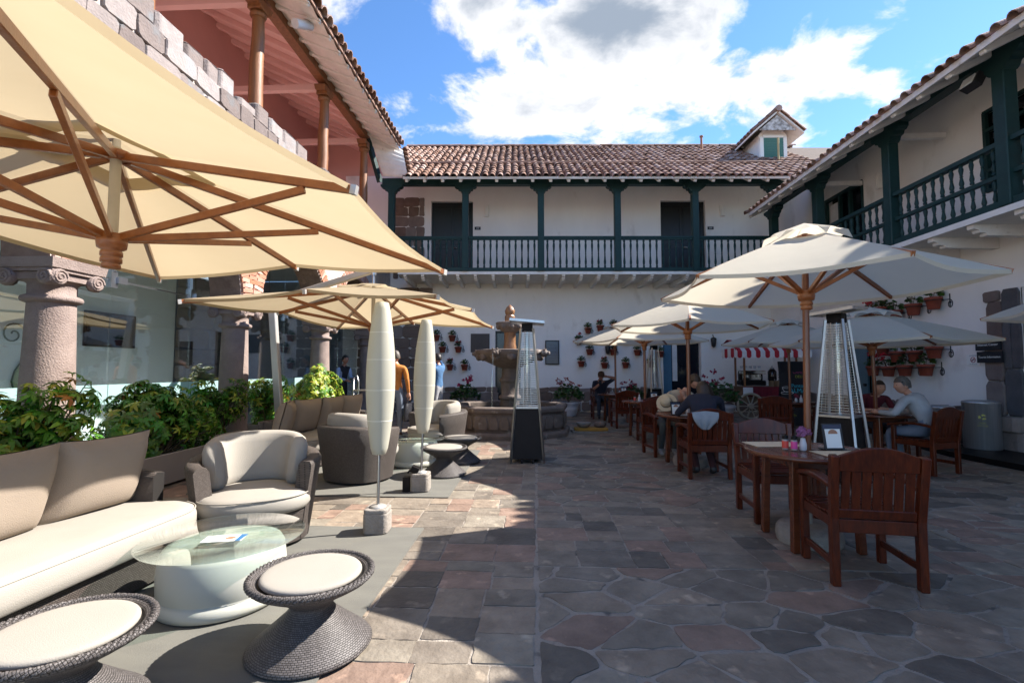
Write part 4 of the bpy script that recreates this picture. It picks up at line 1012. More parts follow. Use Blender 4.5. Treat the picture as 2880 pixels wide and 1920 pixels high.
dup(stl, (-1.87, 1.89, .012), 1.0, 'hourglass wicker stool with cream pad close in front of the sofa end')
dup(stl, (-1.22, 6.43, .012), 2.0, 'hourglass wicker stool beside the shorter lamp with the black plug box')
dup(stl, (-1.13, 7.32, .012), .4, 'hourglass wicker stool nearest the fountain basin')

# ------------------------------------------------------------------ floor lamps on stone cubes
def lamp(loc, lean, label, box=False, h=1.31):
    t = thing('floor_lamp', label, 'lamp', loc, radians(4))
    r = random.Random(int(loc[1] * 10)); b = MB()
    prof = rough_rect(.205, .205, r, .008); b.prism(prof, 0, .17); b.prism([(x * .97, y * .97) for x, y in prof], .165, .205); b.build('stone_block', CONC, t, bevel=.012, seg=2)
    b = MB(); b.lathe([(.07, .203), (.072, .212), (.055, .222), (.02, .228)], 20); b.build('base_flange', ALU, t)
    R_ = RY(lean); b = MB(); b.tube([R_ @ Vector((0, 0, z)) for z in (.22, .5, .72)], .0135, 10); b.build('pole', METAL, t)
    b = MB(); n = 26; prof = []
    for k in range(n + 1):
        s = k / n; prof.append((.058 + .066 * sin(pi * min(1, s * .98 + .02)) ** .85 if k else .056, .655 + h * s))
    prof += [(.048, .655 + h + .006), (.001, .655 + h + .008)]
    prof = [(.001, .652), (.05, .652)] + prof
    b.lathe(prof, 32, R_); b.build('shade', LAMPS, t)
    b = MB()
    for s in (.22, .42, .62, .80):
        rr = .058 + .066 * sin(pi * (s * .98 + .02)) ** .85; b.lathe([(rr + .0006, .655 + h * s - .0025), (rr + .0012, .655 + h * s), (rr + .0006, .655 + h * s + .0025)], 32, R_, caps=False)
    b.build('seam_rings', mat('lamp_seam', (.80, .78, .69), None, 3, .6), t)
    if box:
        b = MB(); b.box((-.155, -.02, .08), (.08, .1, .16)); b.box((-.15, -.02, .20), (.09, .09, .07), RY(.4) ); b.tube([(-.15, 0, .2), (-.12, .04, .24), (-.08, .03, .21)], .012, 6); b.build('plug_box', BLACKM, t, bevel=.012)
    return t
lamp((-1.36, 4.17, .012), radians(.3), 'tall ivory torpedo lamp on a stone cube at the rug corner')
lamp((-1.32, 5.56, .012), radians(1.4), 'ivory torpedo lamp leaning slightly, black plug box beside its stone cube', True, 1.30)

# ------------------------------------------------------------------ cantilever parasols
def cantilever(cx, cy, cz, rz, hx, hy, apex, mast, label, sub):
    t = thing('cantilever_parasol', label, 'umbrella', (cx, cy, 0), rz, 'cream cantilever parasols')
    ap = Vector((0, 0, cz + apex))
    rim = []
    for ux, uy in ((-1, -1), (0, -1), (1, -1), (1, 0), (1, 1), (0, 1), (-1, 1), (-1, 0)):
        corner = abs(ux) + abs(uy) == 2
        rim.append(Vector((ux * hx, uy * hy, cz + (-.06 if corner else .03))))
    canopy = MB(); n = 12; m = 7
    vent = .16
    for k in range(8):
        a, e = rim[k], rim[(k + 1) % 8]; P = []
        for i in range(n + 1):
            s = vent + (1 - vent) * i / n; row = []
            for j in range(m + 1):
                q = j / m; edge = a.lerp(e, q); p = ap.lerp(edge, s)
                ribl = ap.lerp(a, s).lerp(ap.lerp(e, s), q)
                sag = -.045 * s * sin(pi * q) * (1 if i < n else 1) ; inx = 1 - .022 * sin(pi * q) * s
                row.append((ribl.x * inx, ribl.y * inx, ribl.z + .02 + sag * .8 + .03 * s * (1 - s)))
            P.append(row)
        canopy.grid(P, smooth=True)
        hem = P[-1]; canopy.grid([hem, [(x * .997, y * .997, z - .035) for x, y, z in hem]], smooth=True)
    canopy.build('canopy', CREAM, t)
    top = MB()
    for k in range(8):
        a, e = rim[k], rim[(k + 1) % 8]; P = []
        for s in (.0, .1, .24):
            P.append([tuple((ap.lerp(a, s)).lerp(ap.lerp(e, s), q) + Vector((0, 0, .075 - .03 * sin(pi * q) * (s > .2)))) for q in (0, .25, .5, .75, 1)])
        top.grid(P)
    top.build('vent_top', CREAM, t)
    lo = Vector((0, 0, cz - .24))
    for k, p in enumerate(rim):
        d = (p - ap); ln = Vector((d.x, d.y, 0)).length
        b = MB(); end = p + d.normalized() * .03 - Vector((0, 0, .012)); b.bar(ap + d * .03 - Vector((0, 0, .03)), end, .032, .05); o = b.build('rib', TEAK, t, bevel=.004)
        c = MB(); c.bar(end - d.normalized() * .02, end + d.normalized() * .015, .036, .054); c.build('rib_tip', ALU, o)
        f = 1.27 / ln; j_ = ap + d * f - Vector((0, 0, .055)); b = MB(); dd = (j_ - lo).normalized(); b.bar(lo + dd * .06 + Vector((0, 0, .02)), j_, .028, .046); b.build('strut', TEAK, t, bevel=.004)
    b = MB(); b.tube([lo, ap + Vector((0, 0, .02))], .030, 12); b.build('centre_pole', mat('pole_cream_metal', (.55, .50, .40), None, 4, .4), t)
    b = MB(); b.lathe([(.03, .04), (.075, .05), (.08, .0), (.075, -.035), (.05, -.05), (.058, -.06), (.058, -.085), (.05, -.09), (.056, -.10), (.056, -.125), (.045, -.13), (.05, -.14), (.05, -.16), (.01, -.165)], 20, T(*lo)); b.build('lower_hub', TEAK, t)
    b = MB(); b.lathe([(.02, -.06), (.085, -.05), (.085, -.01), (.05, .0)], 16, T(*ap)); b.build('upper_hub', TEAK, t)
    b = MB(); b.tube([ap + Vector((0, 0, .02)), ap + Vector((0, 0, .30))], .022, 10); b.lathe([(.04, .2), (.04, .33)], 12, T(*ap)); b.build('finial', METAL, t)
    mb, mt = Vector(mast[0]), Vector(mast[1]); b = MB(); b.bar(mb, mt, .12, .09, up=(0, 1, 0)); b.build('mast', ALU, t, bevel=.01)
    b = MB(); b.bar(mt, ap + Vector((0, 0, .28)), .08, .09); b.build('arm', ALU, t, bevel=.01)
    b = MB(); b.box((mb.x, mb.y, .035), (.7, .7, .07)); b.build('base_plate', CONC, t, bevel=.01)
    return t
cantilever(-2.62, 2.83, 2.42, -.084, 1.55, 1.95, .34, ((-2.05, .35, .06), (-2.0, .35, 3.0)), 'huge cream cantilever parasol with wooden ribs hanging over the near sofa', 1)
cantilever(-2.49, 7.27, 2.26, -.065, 1.53, 1.93, .38, ((-1.78, .55, .06), (-2.05, .60, 2.55)), 'cream cantilever parasol with wooden ribs on a leaning grey mast before the second sofa', 2)

# ------------------------------------------------------------------ wooden cafe furniture
def make_chair():
    """Armchair in slatted hardwood. Faces +y, origin under the seat centre."""
    t = thing('wooden_armchair', 'x', 'chair', group='slatted wooden armchairs')
    w, d = .50, .50; hw, hd = w / 2 + .0, d / 2
    for sx in (-1, 1):
        b = MB(); b.bar((sx * hw, -hd, 0), (sx * hw, -hd, .44), .05, .055, up=(0, 1, 0)); b.bar((sx * hw, -hd, .43), (sx * (hw + .008), -hd - .06, .845), .05, .055, up=(0, 1, 0)); b.build('back_leg', CHAIRW, t, bevel=.006)
        b = MB(); b.bar((sx * hw, hd - .03, 0), (sx * hw, hd - .03, .61), .05, .05, up=(0, 1, 0)); b.build('front_leg', CHAIRW, t, bevel=.006)
        b = MB(); P = []
        for k in range(9):
            s = k / 8; y = -hd - .02 + (d + .06) * s; z = .62 + .045 * sin(pi * s) * (1 - .4 * s) - .015 * s; ww = .028 + .010 * sin(pi * s); x = sx * (hw + .012 * sin(pi * s))
            P.append([(x - ww, y, z), (x + ww, y, z), (x + ww, y, z + .032), (x - ww, y, z + .032)])
        loft(b, P, smooth=False); b.build('armrest', CHAIRW, t, bevel=.006)
        b = MB(); b.bar((sx * hw, -hd, .40), (sx * hw, hd - .03, .40), .03, .07); b.build('side_rail', CHAIRW, t, bevel=.004)
        b = MB(); b.bar((sx * hw, -hd, .14), (sx * hw, hd - .03, .14), .025, .045); b.build('stretcher', CHAIRW, t, bevel=.004)
    b = MB(); b.box((0, hd - .03, .395), (w - .05, .03, .075)); b.build('front_rail', CHAIRW, t, bevel=.004)
    b = MB(); b.box((0, -hd, .385), (w - .05, .028, .085)); b.build('back_rail', CHAIRW, t, bevel=.004)
    for k in range(7):
        b = MB(); b.box((0, -hd + .055 + k * .066, .443 + .004 * abs(k - 3)), (w + .02, .056, .018)); b.build('seat_slat', CHAIRW, t, bevel=.003)
    R_ = T(0, -hd, .43) @ RX(radians(8))
    b = MB(); b.box((0, 0, .035), (w - .05, .026, .06), R_); b.build('lower_back_rail', CHAIRW, t, bevel=.004)
    b = MB(); n = 12; top = [(-hw + .02 + (w - .04) * k / n, .415 + .058 * sin(pi * k / n)) for k in range(n + 1)]
    poly = [(-hw + .02, .315)] + [(x, .315) for x in (hw - .02,)] + list(reversed(top))
    b.prism(poly, -.014, .014, R_ @ Matrix(((1, 0, 0, 0), (0, 0, -1, 0), (0, 1, 0, 0), (0, 0, 0, 1)))); b.build('top_rail', CHAIRW, t, bevel=.004)
    for k in range(7):
        b = MB(); b.box(((k - 3) * .0615, .0, .19), (.050, .014, .28), R_); b.build('back_slat', CHAIRW, t, bevel=.002)
    return t
ch = make_chair()
ch.location = (2.22, 3.53, .0); ch.rotation_euler = (0, 0, radians(-8)); ch['label'] = 'slatted wooden armchair showing its whole back, pulled up to the table with the flower vase'
ch.location.z = .001
CH = 'slatted wooden armchairs'
for (x, y, a, lb_) in (
    (2.27, 4.78, 176, 'slatted wooden armchair on the far side of the flower vase table'),
    (2.21, 6.60, 0, 'slatted wooden armchair with a grey jacket hung on its back'),
    (2.10, 8.12, 190, 'slatted wooden armchair under the man in the beige shirt'),
    (2.26, 9.50, 4, 'empty slatted wooden armchair between the couple and the round table behind them'),
    (2.12, 11.85, 6, 'slatted wooden armchair with its back to the round tables, facing the man in the cap'),
    (1.86, 13.95, 180, 'slatted wooden armchair of the man in the cap against the back wall'),
    (4.62, 9.60, -30, 'slatted wooden armchair at the table beside the menu board'),
    (5.75, 10.1, 80, 'slatted wooden armchair in the shade behind the patio heater with the black base'),
    (5.32, 6.98, 22, 'slatted wooden armchair of the man in the grey hoodie'),
    (5.55, 8.35, 170, 'slatted wooden armchair of the person in the dark red top')):
    dup(ch, (x, y, .001), radians(a), lb_, CH)

def make_table(r=.47):
    t = thing('round_table', 'x', 'table', group='round slatted cafe tables')
    n = 11; w = 2 * r / n
    for k in range(n):
        x0 = -r + k * w + .003; x1 = -r + (k + 1) * w - .003; m = 6
        pts = []
        for q in range(m + 1): x = x0 + (x1 - x0) * q / m; pts.append((x, sqrt(max(0, (r - .03) ** 2 - min(abs(x), r - .031) ** 2))))
        poly = [(x, -y) for x, y in pts] + [(x, y) for x, y in reversed(pts)]
        if pts[m // 2][1] < .04: continue
        b = MB()
        if k == n // 2: # hole for the pole
            for sg in (-1, 1): b.prism([(x, y * sg) if sg > 0 else (x, y * sg) for x, y in ([(x0, .024)] + pts + [(x1, .024)])][::sg], .718, .738)
        else: b.prism(poly, .718, .738)
        b.build('top_slat', TABLEW, t, bevel=.002)
    b = MB(); P = []
    for k in range(49):
        a = 2 * pi * k / 48; P.append([(rr * cos(a), rr * sin(a), z) for rr, z in ((r - .035, .705), (r, .705), (r + .003, .72), (r, .741), (r - .032, .741), (r - .035, .705))])
    loft(b, P, closed=False); b.build('top_rim', TABLEW, t)
    for sx in (-1, 1):
        for sy in (-1, 1):
            b = MB(); b.bar((sx * .245, sy * .245, 0), (sx * .225, sy * .225, .705), .055, .055, up=(0, 1, 0)); b.build('leg', TABLEW, t, bevel=.005)
    for a in range(4):
        b = MB(); M = RZ(a * pi / 2); b.box((0, .225, .665), (.40, .025, .075), M); b.build('apron', TABLEW, t, bevel=.003)
    return t
tb = make_table(); tb.location = (2.22, 4.12, .001); tb['label'] = 'round slatted table with flower vase, shakers and cream mats'
TBL = [(2.22, 4.12), (2.25, 7.27), (2.25, 10.15), (2.12, 13.05), (5.19, 10.2), (5.10, 7.55)]
for (x, y), l_ in zip(TBL[1:], ('round slatted table of the couple, straw hat on it', 'round slatted empty table behind the couple', 'round slatted table of the man in the cap', 'round slatted table in front of the menu board', 'round slatted table of the man in the grey hoodie')):
    dup(tb, (x, y, .001), .05 * x, l_)

# ------------------------------------------------------------------ market umbrellas
def market(cx, cy, zr_, za, R, rot, label, px=None, stone=True, off=(0, 0)):
    """Six-panel umbrella on a wooden post standing in a stone foot."""
    t = thing('market_umbrella', label, 'umbrella', (cx, cy, 0), 0, 'off-white market umbrellas')
    ox, oy = off; ap = Vector((ox, oy, za)); tips = [Vector((ox + R * cos(rot + k * pi / 3), oy + R * sin(rot + k * pi / 3), zr_)) for k in range(6)]
    c = MB(); n, m = 10, 8; v0 = .20
    for k in range(6):
        a, e = tips[k], tips[(k + 1) % 6]; P = []
        for i in range(n + 1):
            s = v0 + (1 - v0) * i / n; row = []
            for j in range(m + 1):
                q = j / m; p = ap.lerp(a, s).lerp(ap.lerp(e, s), q); inx = 1 - .05 * sin(pi * q) * s * s
                row.append((ox + (p.x - ox) * inx, oy + (p.y - oy) * inx, p.z - .03 * s * sin(pi * q) + .05 * s * (1 - s)))
            P.append(row)
        c.grid(P); c.grid([P[-1], [(x, y, z - .03) for x, y, z in P[-1]]])
    c.build('canopy', WHITEC, t)
    v = MB()
    for k in range(6):
        a, e = tips[k], tips[(k + 1) % 6]; P = []
        for s in (.0, .06, .13, .20, .27):
            P.append([tuple(ap.lerp(a, s).lerp(ap.lerp(e, s), q / 6) + Vector((0, 0, .075 - .05 * (s / .27) * (1 if q in (0, 6) else -.3 * abs(sin(pi * q / 6 * 2)))))) for q in range(7)])
        v.grid(P)
    v.build('vent_cap', WHITEC, t)
    hub = Vector((ox * .9, oy * .9, zr_ - .03 - (.05 if za - zr_ > .4 else 0)))
    for k, p in enumerate(tips):
        d = p - ap; b = MB(); b.bar(ap + d * .04 - Vector((0, 0, .03)), p - Vector((0, 0, .012)), .022, .034); b.build('rib', TEAK, t)
        j_ = ap + d * .46 - Vector((0, 0, .02)); b = MB(); dd = (j_ - hub).normalized(); b.bar(hub + dd * .05, j_, .026, .03); b.build('strut', TEAK, t)
    b = MB(); b.tube([(0, 0, .05), (ox * .5, oy * .5, za * .5), tuple(ap - Vector((0, 0, .02)))], .026, 14); b.build('post', POSTW, t)
    b = MB(); b.lathe([(.028, .05), (.062, .045), (.066, .0), (.06, -.035), (.04, -.045), (.048, -.055), (.048, -.075), (.04, -.08), (.045, -.09), (.045, -.11), (.028, -.12)], 16, T(*hub)); b.build('hub', TEAK, t)
    if stone:
        b = MB(); r = random.Random(int(cy * 10)); prof = [(.235, 0), (.245, .05), (.24, .10), (.215, .135), (.12, .145), (.03, .146)]
        b.lathe(prof, 20); b.lathe([(.03, .14), (.03, .30)], 12); b.build('stone_foot', CONC, t)
    return t
market(2.22, 4.14, 2.09, 2.56, 1.23, .48, 'largest off-white umbrella standing through the table with the flower vase', off=(.06, .02))
market(2.25, 7.27, 2.03, 2.47, 1.20, .25, 'off-white umbrella over the couple')
market(2.25, 10.15, 1.98, 2.42, 1.28, .96, 'off-white umbrella over the empty table behind the couple')
market(2.12, 13.05, 2.12, 2.55, 1.20, .3, 'greyish umbrella over the man in the cap')
market(5.19, 10.2, 1.93, 2.36, 1.28, .55, 'off-white umbrella half hiding the striped awning')
market(5.10, 7.55, 1.80, 2.26, 1.42, .36, 'off-white umbrella on a tilted post over the man in the grey hoodie', off=(-.05, -.02))
market(6.25, 5.25, 2.02, 2.46, 1.25, .1, 'off-white umbrella with one tip reaching the stone doorway pillar')

# ------------------------------------------------------------------ things on the tables
def placemat(x, y, z, a, label):
    b = MB(); b.box((0, 0, 0), (.42, .28, .003)); return b.build('placemat', PAPERC, loc=(x, y, z), rot=(0, 0, a), label=label, cat='mat')
ZT = .7435
placemat(2.07, 4.38, ZT, .05, 'cream placemat beside the shakers, towards the fountain'); placemat(2.40, 3.90, ZT, .03, 'cream placemat under the framed menu card on the slatted table')
def shaker(x, y, z, c, label, h=.115):
    t = thing('shaker', label, 'shaker', (x, y, z)); b = MB(); b.lathe([(.022, 0), (.024, .005), (.024, h * .72), (.02, h * .76)], 14); b.build('bottle', mat('glass_' + label.split()[0], (.35, .32, .3), None, 5, .2), t)
    b = MB(); b.lathe([(.0245, h * .12), (.0245, h * .62)], 14, caps=False); b.build('paper_band', mat('label_' + label.split()[0], c, None, 5, .5), t)
    b = MB(); b.lathe([(.023, h * .72), (.023, h * .98), (.02, h)], 14); b.build('cap', BLACKM, t); return t
shaker(2.035, 4.10, ZT, (.7, .07, .05), 'red labelled shaker with black lid'); shaker(2.085, 4.06, ZT, (.75, .07, .32), 'pink labelled shaker with black lid')
def vase(x, y, z, c, label, h=.11, n=26):
    t = thing('flower_vase', label, 'vase', (x, y, z)); b = MB(); b.lathe([(.018, 0), (.026, .01), (.027, .05), (.018, h * .85), (.016, h)], 14); b.build('vase', WPOT, t)
    b = MB(); r = random.Random(4)
    for k in range(n):
        p = Vector((r.gauss(0, .03), r.gauss(0, .03), h + .05 + r.gauss(0, .02)))
        for q in range(3):
            M = T(*p) @ Euler((r.uniform(0, 6), r.uniform(0, 6), 0)).to_matrix().to_4x4(); f = r.uniform(.8, 1.2); b.add([(-.012, -.012, 0), (.012, -.012, .004), (.012, .012, 0), (-.012, .012, .004)], [(0, 1, 2, 3)], tuple(k_ * f for k_ in c), M)
    b.build('blossoms', PETAL, t, kind=None)
    b = MB()
    for k in range(4): b.tube([(0, 0, h * .5), (r.gauss(0, .02), r.gauss(0, .02), h + .05)], .0025, 4)
    b.build('stalks', STEM, t); return t
vase(2.15, 4.05, ZT, (.42, .17, .36), 'little white vase of purple flowers beside the shakers', .10)
def menu_card(x, y, z, a, label, s=1.):
    t = thing('menu_stand', label, 'menu card', (x, y, z), a)
    M = RX(radians(-10)); b = MB(); b.box((0, 0, .095 * s), (.15 * s, .008, .19 * s), M); b.box((0, .03, .004), (.15 * s, .09 * s, .008)); b.build('black_frame', SIGNB, t)
    b = MB(); b.box((0, -.0055, .082 * s), (.115 * s, .002, .135 * s), M); b.build('sheet', PAPER, t)
    b = MB(); b.prism([(.036 * s * cos(pi * k / 10), .032 * s * sin(pi * k / 10)) for k in range(11)], 0, .001, M @ T(0, -.0075, .115 * s) @ RX(pi / 2)); b.build('food_picture', mat('print_brown', (.25, .11, .06)), t)
    b = MB(); b.box((0, -.006, .165 * s), (.14 * s, .001, .03 * s), M); b.build('blue_header', NAVY, t)
    return t
menu_card(2.42, 4.09, ZT, radians(6), 'black framed menu card beside the umbrella post with the flower vase', 1.12)
menu_card(2.00, 7.05, ZT, radians(8), 'black framed menu card beside the straw hat'); menu_card(2.40, 10.0, ZT, radians(4), 'black framed menu card on the empty table behind the couple')
menu_card(2.32, 12.95, ZT, radians(4), 'black framed menu card on the table of the man in the cap'); menu_card(5.42, 10.0, ZT, radians(10), 'black framed menu card on the table before the menu board')
def bottle(x, y, z, label, m, h=.17):
    b = MB(); b.lathe([(.026, 0), (.028, .01), (.028, h * .5), (.012, h * .75), (.011, h)], 12); return b.build('small_bottle', m, loc=(x, y, z), label=label, cat='bottle')
bottle(2.15, 7.0, ZT, 'white bottle next to the menu card of the couple', WPOT); bottle(5.22, 9.85, ZT, 'white bottle at the foot of the umbrella before the menu board', WPOT, .14)
bottle(2.10, 10.0, ZT, 'white bottle on the empty table behind the couple', WPOT, .14); bottle(2.24, 7.05, ZT, 'clear glass bottle next to the arm of the seated woman', mat('glass_bottle', (.35, .4, .42), None, 4, .1), .22)
shaker(2.02, 10.05, ZT, (.6, .06, .05), 'crimson labelled shaker on the empty table behind the couple')
vase(5.15, 9.9, ZT, (.4, .05, .1), 'little vase of dark red flowers before the menu board', .08, 12); vase(2.17, 7.12, ZT, (.45, .12, .14), 'little vase of pink flowers on the table of the couple', .10, 14); vase(2.2, 12.9, ZT, (.4, .1, .1), 'little vase on the table of the man in the cap', .08, 12)
b = MB(); b.lathe([(.001, .006), (.09, .006), (.125, .016), (.128, .022), (.09, .012), (.001, .012)], 24); b.build('plate', WPOT, loc=(2.08, 6.92, ZT), label='white plate at the table edge of the couple', cat='plate')
for (x, y, l_) in ((4.95, 7.35, 'white plate in front of the man in the grey hoodie'), (5.35, 7.75, 'white plate in front of the person in the dark red top')):
    b = MB(); b.lathe([(.001, .006), (.09, .006), (.125, .016), (.128, .022), (.09, .012), (.001, .012)], 24); b.build('plate', WPOT, loc=(x, y, ZT), label=l_, cat='plate')
# straw hat lying on its brim
hat = thing('straw_hat', 'pale straw hat propped on the table of the couple', 'hat', (1.95, 7.42, ZT + .02), 0, rot=(radians(58), 0, radians(-25)))
b = MB(); b.lathe([(.15, .014), (.14, -.004), (.09, .0), (.084, .03), (.078, .09), (.05, .11), (.001, .115)], 28, T(0, .145, 0)); b.build('brim_and_crown', mat('straw', (.52, .44, .31), (.44, .36, .25), 20, .9, .4, 120), hat)
b = MB(); b.lathe([(.0915, .003), (.0865, .03)], 28, T(0, .145, 0), caps=False); b.build('ribbon', BLACKM, hat)
# grey jacket over the chair back
jk = MB(); P = []
for i in range(13):
    u = i / 12 * 2 - 1; row = []
    for j in range(13):
        v = j / 12; w_ = .165 * (1 - .55 * v ** 2.2); z = .87 - .02 * abs(u) - (.235 * v) + .05 * abs(u) ** 2 * v
        row.append((u * w_ + .0, -.325 - .03 * sin(pi * v) - .012 * sin(u * 9 + v * 2) * v, z))
    P.append(row)
jk.grid(P); P2 = [[(x, y + .02, z) for x, y, z in r_] for r_ in P]; jk.grid([list(reversed(r_)) for r_ in P2])
jk.grid([[r_[0] for r_ in P], [(x, y + .09, z - .02) for x, y, z in (r_[0] for r_ in P)], [(x, y + .12, z - .12) for x, y, z in (r_[0] for r_ in P)]])
jk.build('grey_jacket', cloth('cloth_light_grey', (.30, .33, .37)), loc=(2.14, 6.60, 0), label='light grey jacket hood hanging over the chair back', cat='jacket')

# ------------------------------------------------------------------ fountain
ft = thing('stone_fountain', 'octagonal stone fountain with two carved bowls and a pointed finial', 'fountain', (-.58, 10.8, .0))
def octa(R, rot=pi / 8 - .12): return [(R * cos(rot + k * pi / 4), R * sin(rot + k * pi / 4)) for k in range(8)]
def octring(mb, prof):
    rings = [[(x, y, z) for x, y in octa(R)] for R, z in prof]; loft(mb, rings, smooth=False, caps=False); return mb
b = MB(); octring(b, [(1.40, -.005), (1.40, .10), (1.34, .13)]); b.add([(x, y, .13) for x, y in octa(1.34)], [tuple(range(8))]); b.build('plinth_step', FOUNT, ft, bevel=.02)
b = MB(); octring(b, [(1.27, .12), (1.27, .17), (1.31, .24), (1.31, .40), (1.27, .47), (1.29, .50), (1.34, .52), (1.35, .60), (1.31, .63), (1.12, .63), (1.10, .60), (1.09, .25)]); b.add([(x, y, .25) for x, y in octa(1.10)], [tuple(range(8))]); b.build('basin', FOUNT, ft, bevel=.015)
for k in range(8):
    a = octa(1.312)[k]; e = octa(1.312)[(k + 1) % 8]
    for q in (.17, .39, .61, .83):
        x = a[0] + (e[0] - a[0]) * q; y = a[1] + (e[1] - a[1]) * q; ang = atan2(e[1] - a[1], e[0] - a[0])
        b = MB(); b.prism([(-.085, -.13), (-.10, 0), (-.06, .13), (.06, .13), (.10, 0), (.085, -.13)], 0, .022, T(x, y, .32) @ RZ(ang) @ RX(pi / 2)); b.build('carved_panel', FOUNT, ft, bevel=.012)
b = MB(); b.add([(x, y, .50) for x, y in octa(1.10)], [tuple(range(8))]); b.build('basin_water', mat('water', (.02, .03, .028), None, 3, .05, trans=.3), ft)
b = MB(); b.lathe([(.21, .25), (.21, .72), (.25, .74), (.25, .80), (.20, .83), (.20, 1.1), (.235, 1.12), (.235, 1.18), (.19, 1.2), (.175, 1.45), (.27, 1.55)], 8); b.build('pedestal', FOUNT, ft, bevel=.01)
b = MB(); b.lathe([(.22, 1.42), (.40, 1.50), (.62, 1.60), (.74, 1.72), (.78, 1.80), (.75, 1.82), (.68, 1.80), (.3, 1.74), (.01, 1.74)], 32); b.build('lower_bowl', FOUNT, ft)
for k in range(12):
    a = 2 * pi * k / 12 + .1; b = MB(); b.lathe([(.001, .075), (.06, .06), (.10, .02), (.105, -.03), (.06, -.08), (.001, -.09)], 10, RZ(a) @ T(.68, 0, 1.68) @ RY(radians(60)) , sy=1.1); b.build('bowl_petal', FOUNT, ft)
for a in (-1.9, -.35, 1.2, 2.8):
    b = MB(); M = RZ(a) @ T(.80, 0, 1.74); b.lathe([(.001, -.09), (.06, -.08), (.085, -.02), (.08, .05), (.05, .085), (.001, .09)], 12, M @ RY(pi / 2)); b.lathe([(.045, .06), (.04, .13), (.02, .14)], 10, M @ RY(pi / 2))
    for s_ in (-1, 1): b.lathe([(.001, .03), (.022, .02), (.024, -.01), (.001, -.02)], 8, M @ T(.03, s_ * .05, .07)); b.lathe([(.001, .04), (.03, 0), (.001, -.04)], 8, M @ T(-.01, s_ * .085, .03))
    b.build('lion_head_spout', FOUNT, ft)
    if a == -1.9:
        b = MB(); p0 = RZ(a) @ Vector((.94, 0, 1.72)); b.tube([p0 + (RZ(a) @ Vector((.05 * t_, 0, 0))) * 1 + Vector((.004 * sin(t_ * 9), .004 * cos(t_ * 7), -1.2 * t_)) for t_ in [k / 14 for k in range(15)]], [.011 * (1 - .4 * k / 14) for k in range(15)], 6); b.build('water_jet', glassmat('water_jet', (.9, .93, .95), 1.33, 5.0), ft)
b = MB(); b.lathe([(.14, 1.72), (.145, 1.9), (.13, 1.95), (.13, 2.22), (.18, 2.27)], 8); b.build('upper_shaft', mat('stone_wet_orange', (.26, .13, .06), (.18, .085, .04), 5, .35, .8, 40), ft, bevel=.008)
b = MB(); b.lathe([(.10, 2.2), (.20, 2.25), (.28, 2.33), (.32, 2.42), (.30, 2.44), (.26, 2.42), (.05, 2.40)], 24); b.build('upper_bowl', FOUNT, ft)
for k in range(9):
    a = 2 * pi * k / 9; b = MB(); b.lathe([(.001, .05), (.05, .04), (.075, .0), (.05, -.05), (.001, -.06)], 8, RZ(a) @ T(.27, 0, 2.35) @ RY(radians(60))); b.build('bowl_petal', FOUNT, ft)
b = MB(); b.lathe([(.115, 2.40), (.115, 2.58), (.085, 2.61), (.11, 2.65), (.115, 2.70), (.075, 2.78), (.01, 2.84)], 8); b.build('finial', mat('stone_wet_orange', (.26, .13, .06)), ft, bevel=.006)

# ------------------------------------------------------------------ pyramid patio heaters
def heater(loc, rz, label, w=.50, base=BLACKM, tilt=(0, 0)):
    t = thing('patio_heater', label, 'heater', loc, rz, 'pyramid patio heaters')
    wb, wt, wm = w / 2, .095, .185; H0, H1 = .80, 2.02
    def half(z): return wb + (wt - wb) * z / H1
    b = MB(); rings = []
    for z in (.06, .80): h = half(z) - .02; rings.append([(-h, -h, z), (h, -h, z), (h, h, z), (-h, h, z)])
    loft(b, rings, smooth=False); b.build('gas_housing', mat('metal_dark_brown', (.012, .008, .007), (.016, .011, .010), 6, .55, spec=.2) if base is None else base, t)
    for sx in (-1, 1):
        for sy in (-1, 1):
            h0, h1 = half(0), half(H1); b = MB(); b.bar((sx * h0, sy * h0, .0), (sx * h1, sy * h1, H1), .028, .028); b.build('leg', METAL, t)
    b = MB(); h = half(.81); b.box((0, 0, .815), (2 * h, 2 * h, .025)); b.build('burner_shelf', METAL, t)
    b = MB(); b.lathe([(.045, .83), (.045, 2.0)], 16, caps=False); b.build('glass_tube', glassmat('heater_tube', (.75, .78, .80), 1.5, 3.0), t)
    for s_ in range(4):
        b = MB(); M = RZ(s_ * pi / 2)
        for k in range(34):
            z = .86 + k * .033; h = half(z) + .004; b.add([M @ Vector(p) for p in ((-h, -h, z - .0032), (h, -h, z - .0032), (h, -h, z + .0032), (-h, -h, z + .0032), (-h, -h + .005, z - .0032), (h, -h + .005, z - .0032), (h, -h + .005, z + .0032), (-h, -h + .005, z + .0032))], [(0, 1, 2, 3), (5, 4, 7, 6), (3, 2, 6, 7), (0, 4, 5, 1)])
        for u in (-.33, .33): b.bar(M @ Vector((half(.86) * u * 2 * .5, -half(.86), .85)), M @ Vector((half(1.98) * u * 2 * .5, -half(1.98), 1.98)), .006, .006)
        b.build('wire_guard', METAL, t)
    b = MB(); b.box((0, 0, 2.04), (.17, .17, .12)); b.build('head', BLACKM, t)
    b = MB(); R_ = Euler((tilt[0], tilt[1], 0)).to_matrix().to_4x4(); b.box((0, 0, 0), (.52, .52, .012), T(0, 0, 2.14) @ R_)
    for k in range(4): b.box((0, -.26, -.015), (.52, .01, .035), T(0, 0, 2.14) @ R_ @ RZ(k * pi / 2))
    b.build('reflector', METAL, t)
    b = MB()
    for sx in (-.08, .08): b.lathe([(.03, -.012), (.03, .012)], 12, T(sx, -wb, .03) @ RY(pi / 2))
    b.bar((-.1, -wb, .045), (.1, -wb, .045), .012, .012); b.build('wheels', BLACKM, t)
    return t
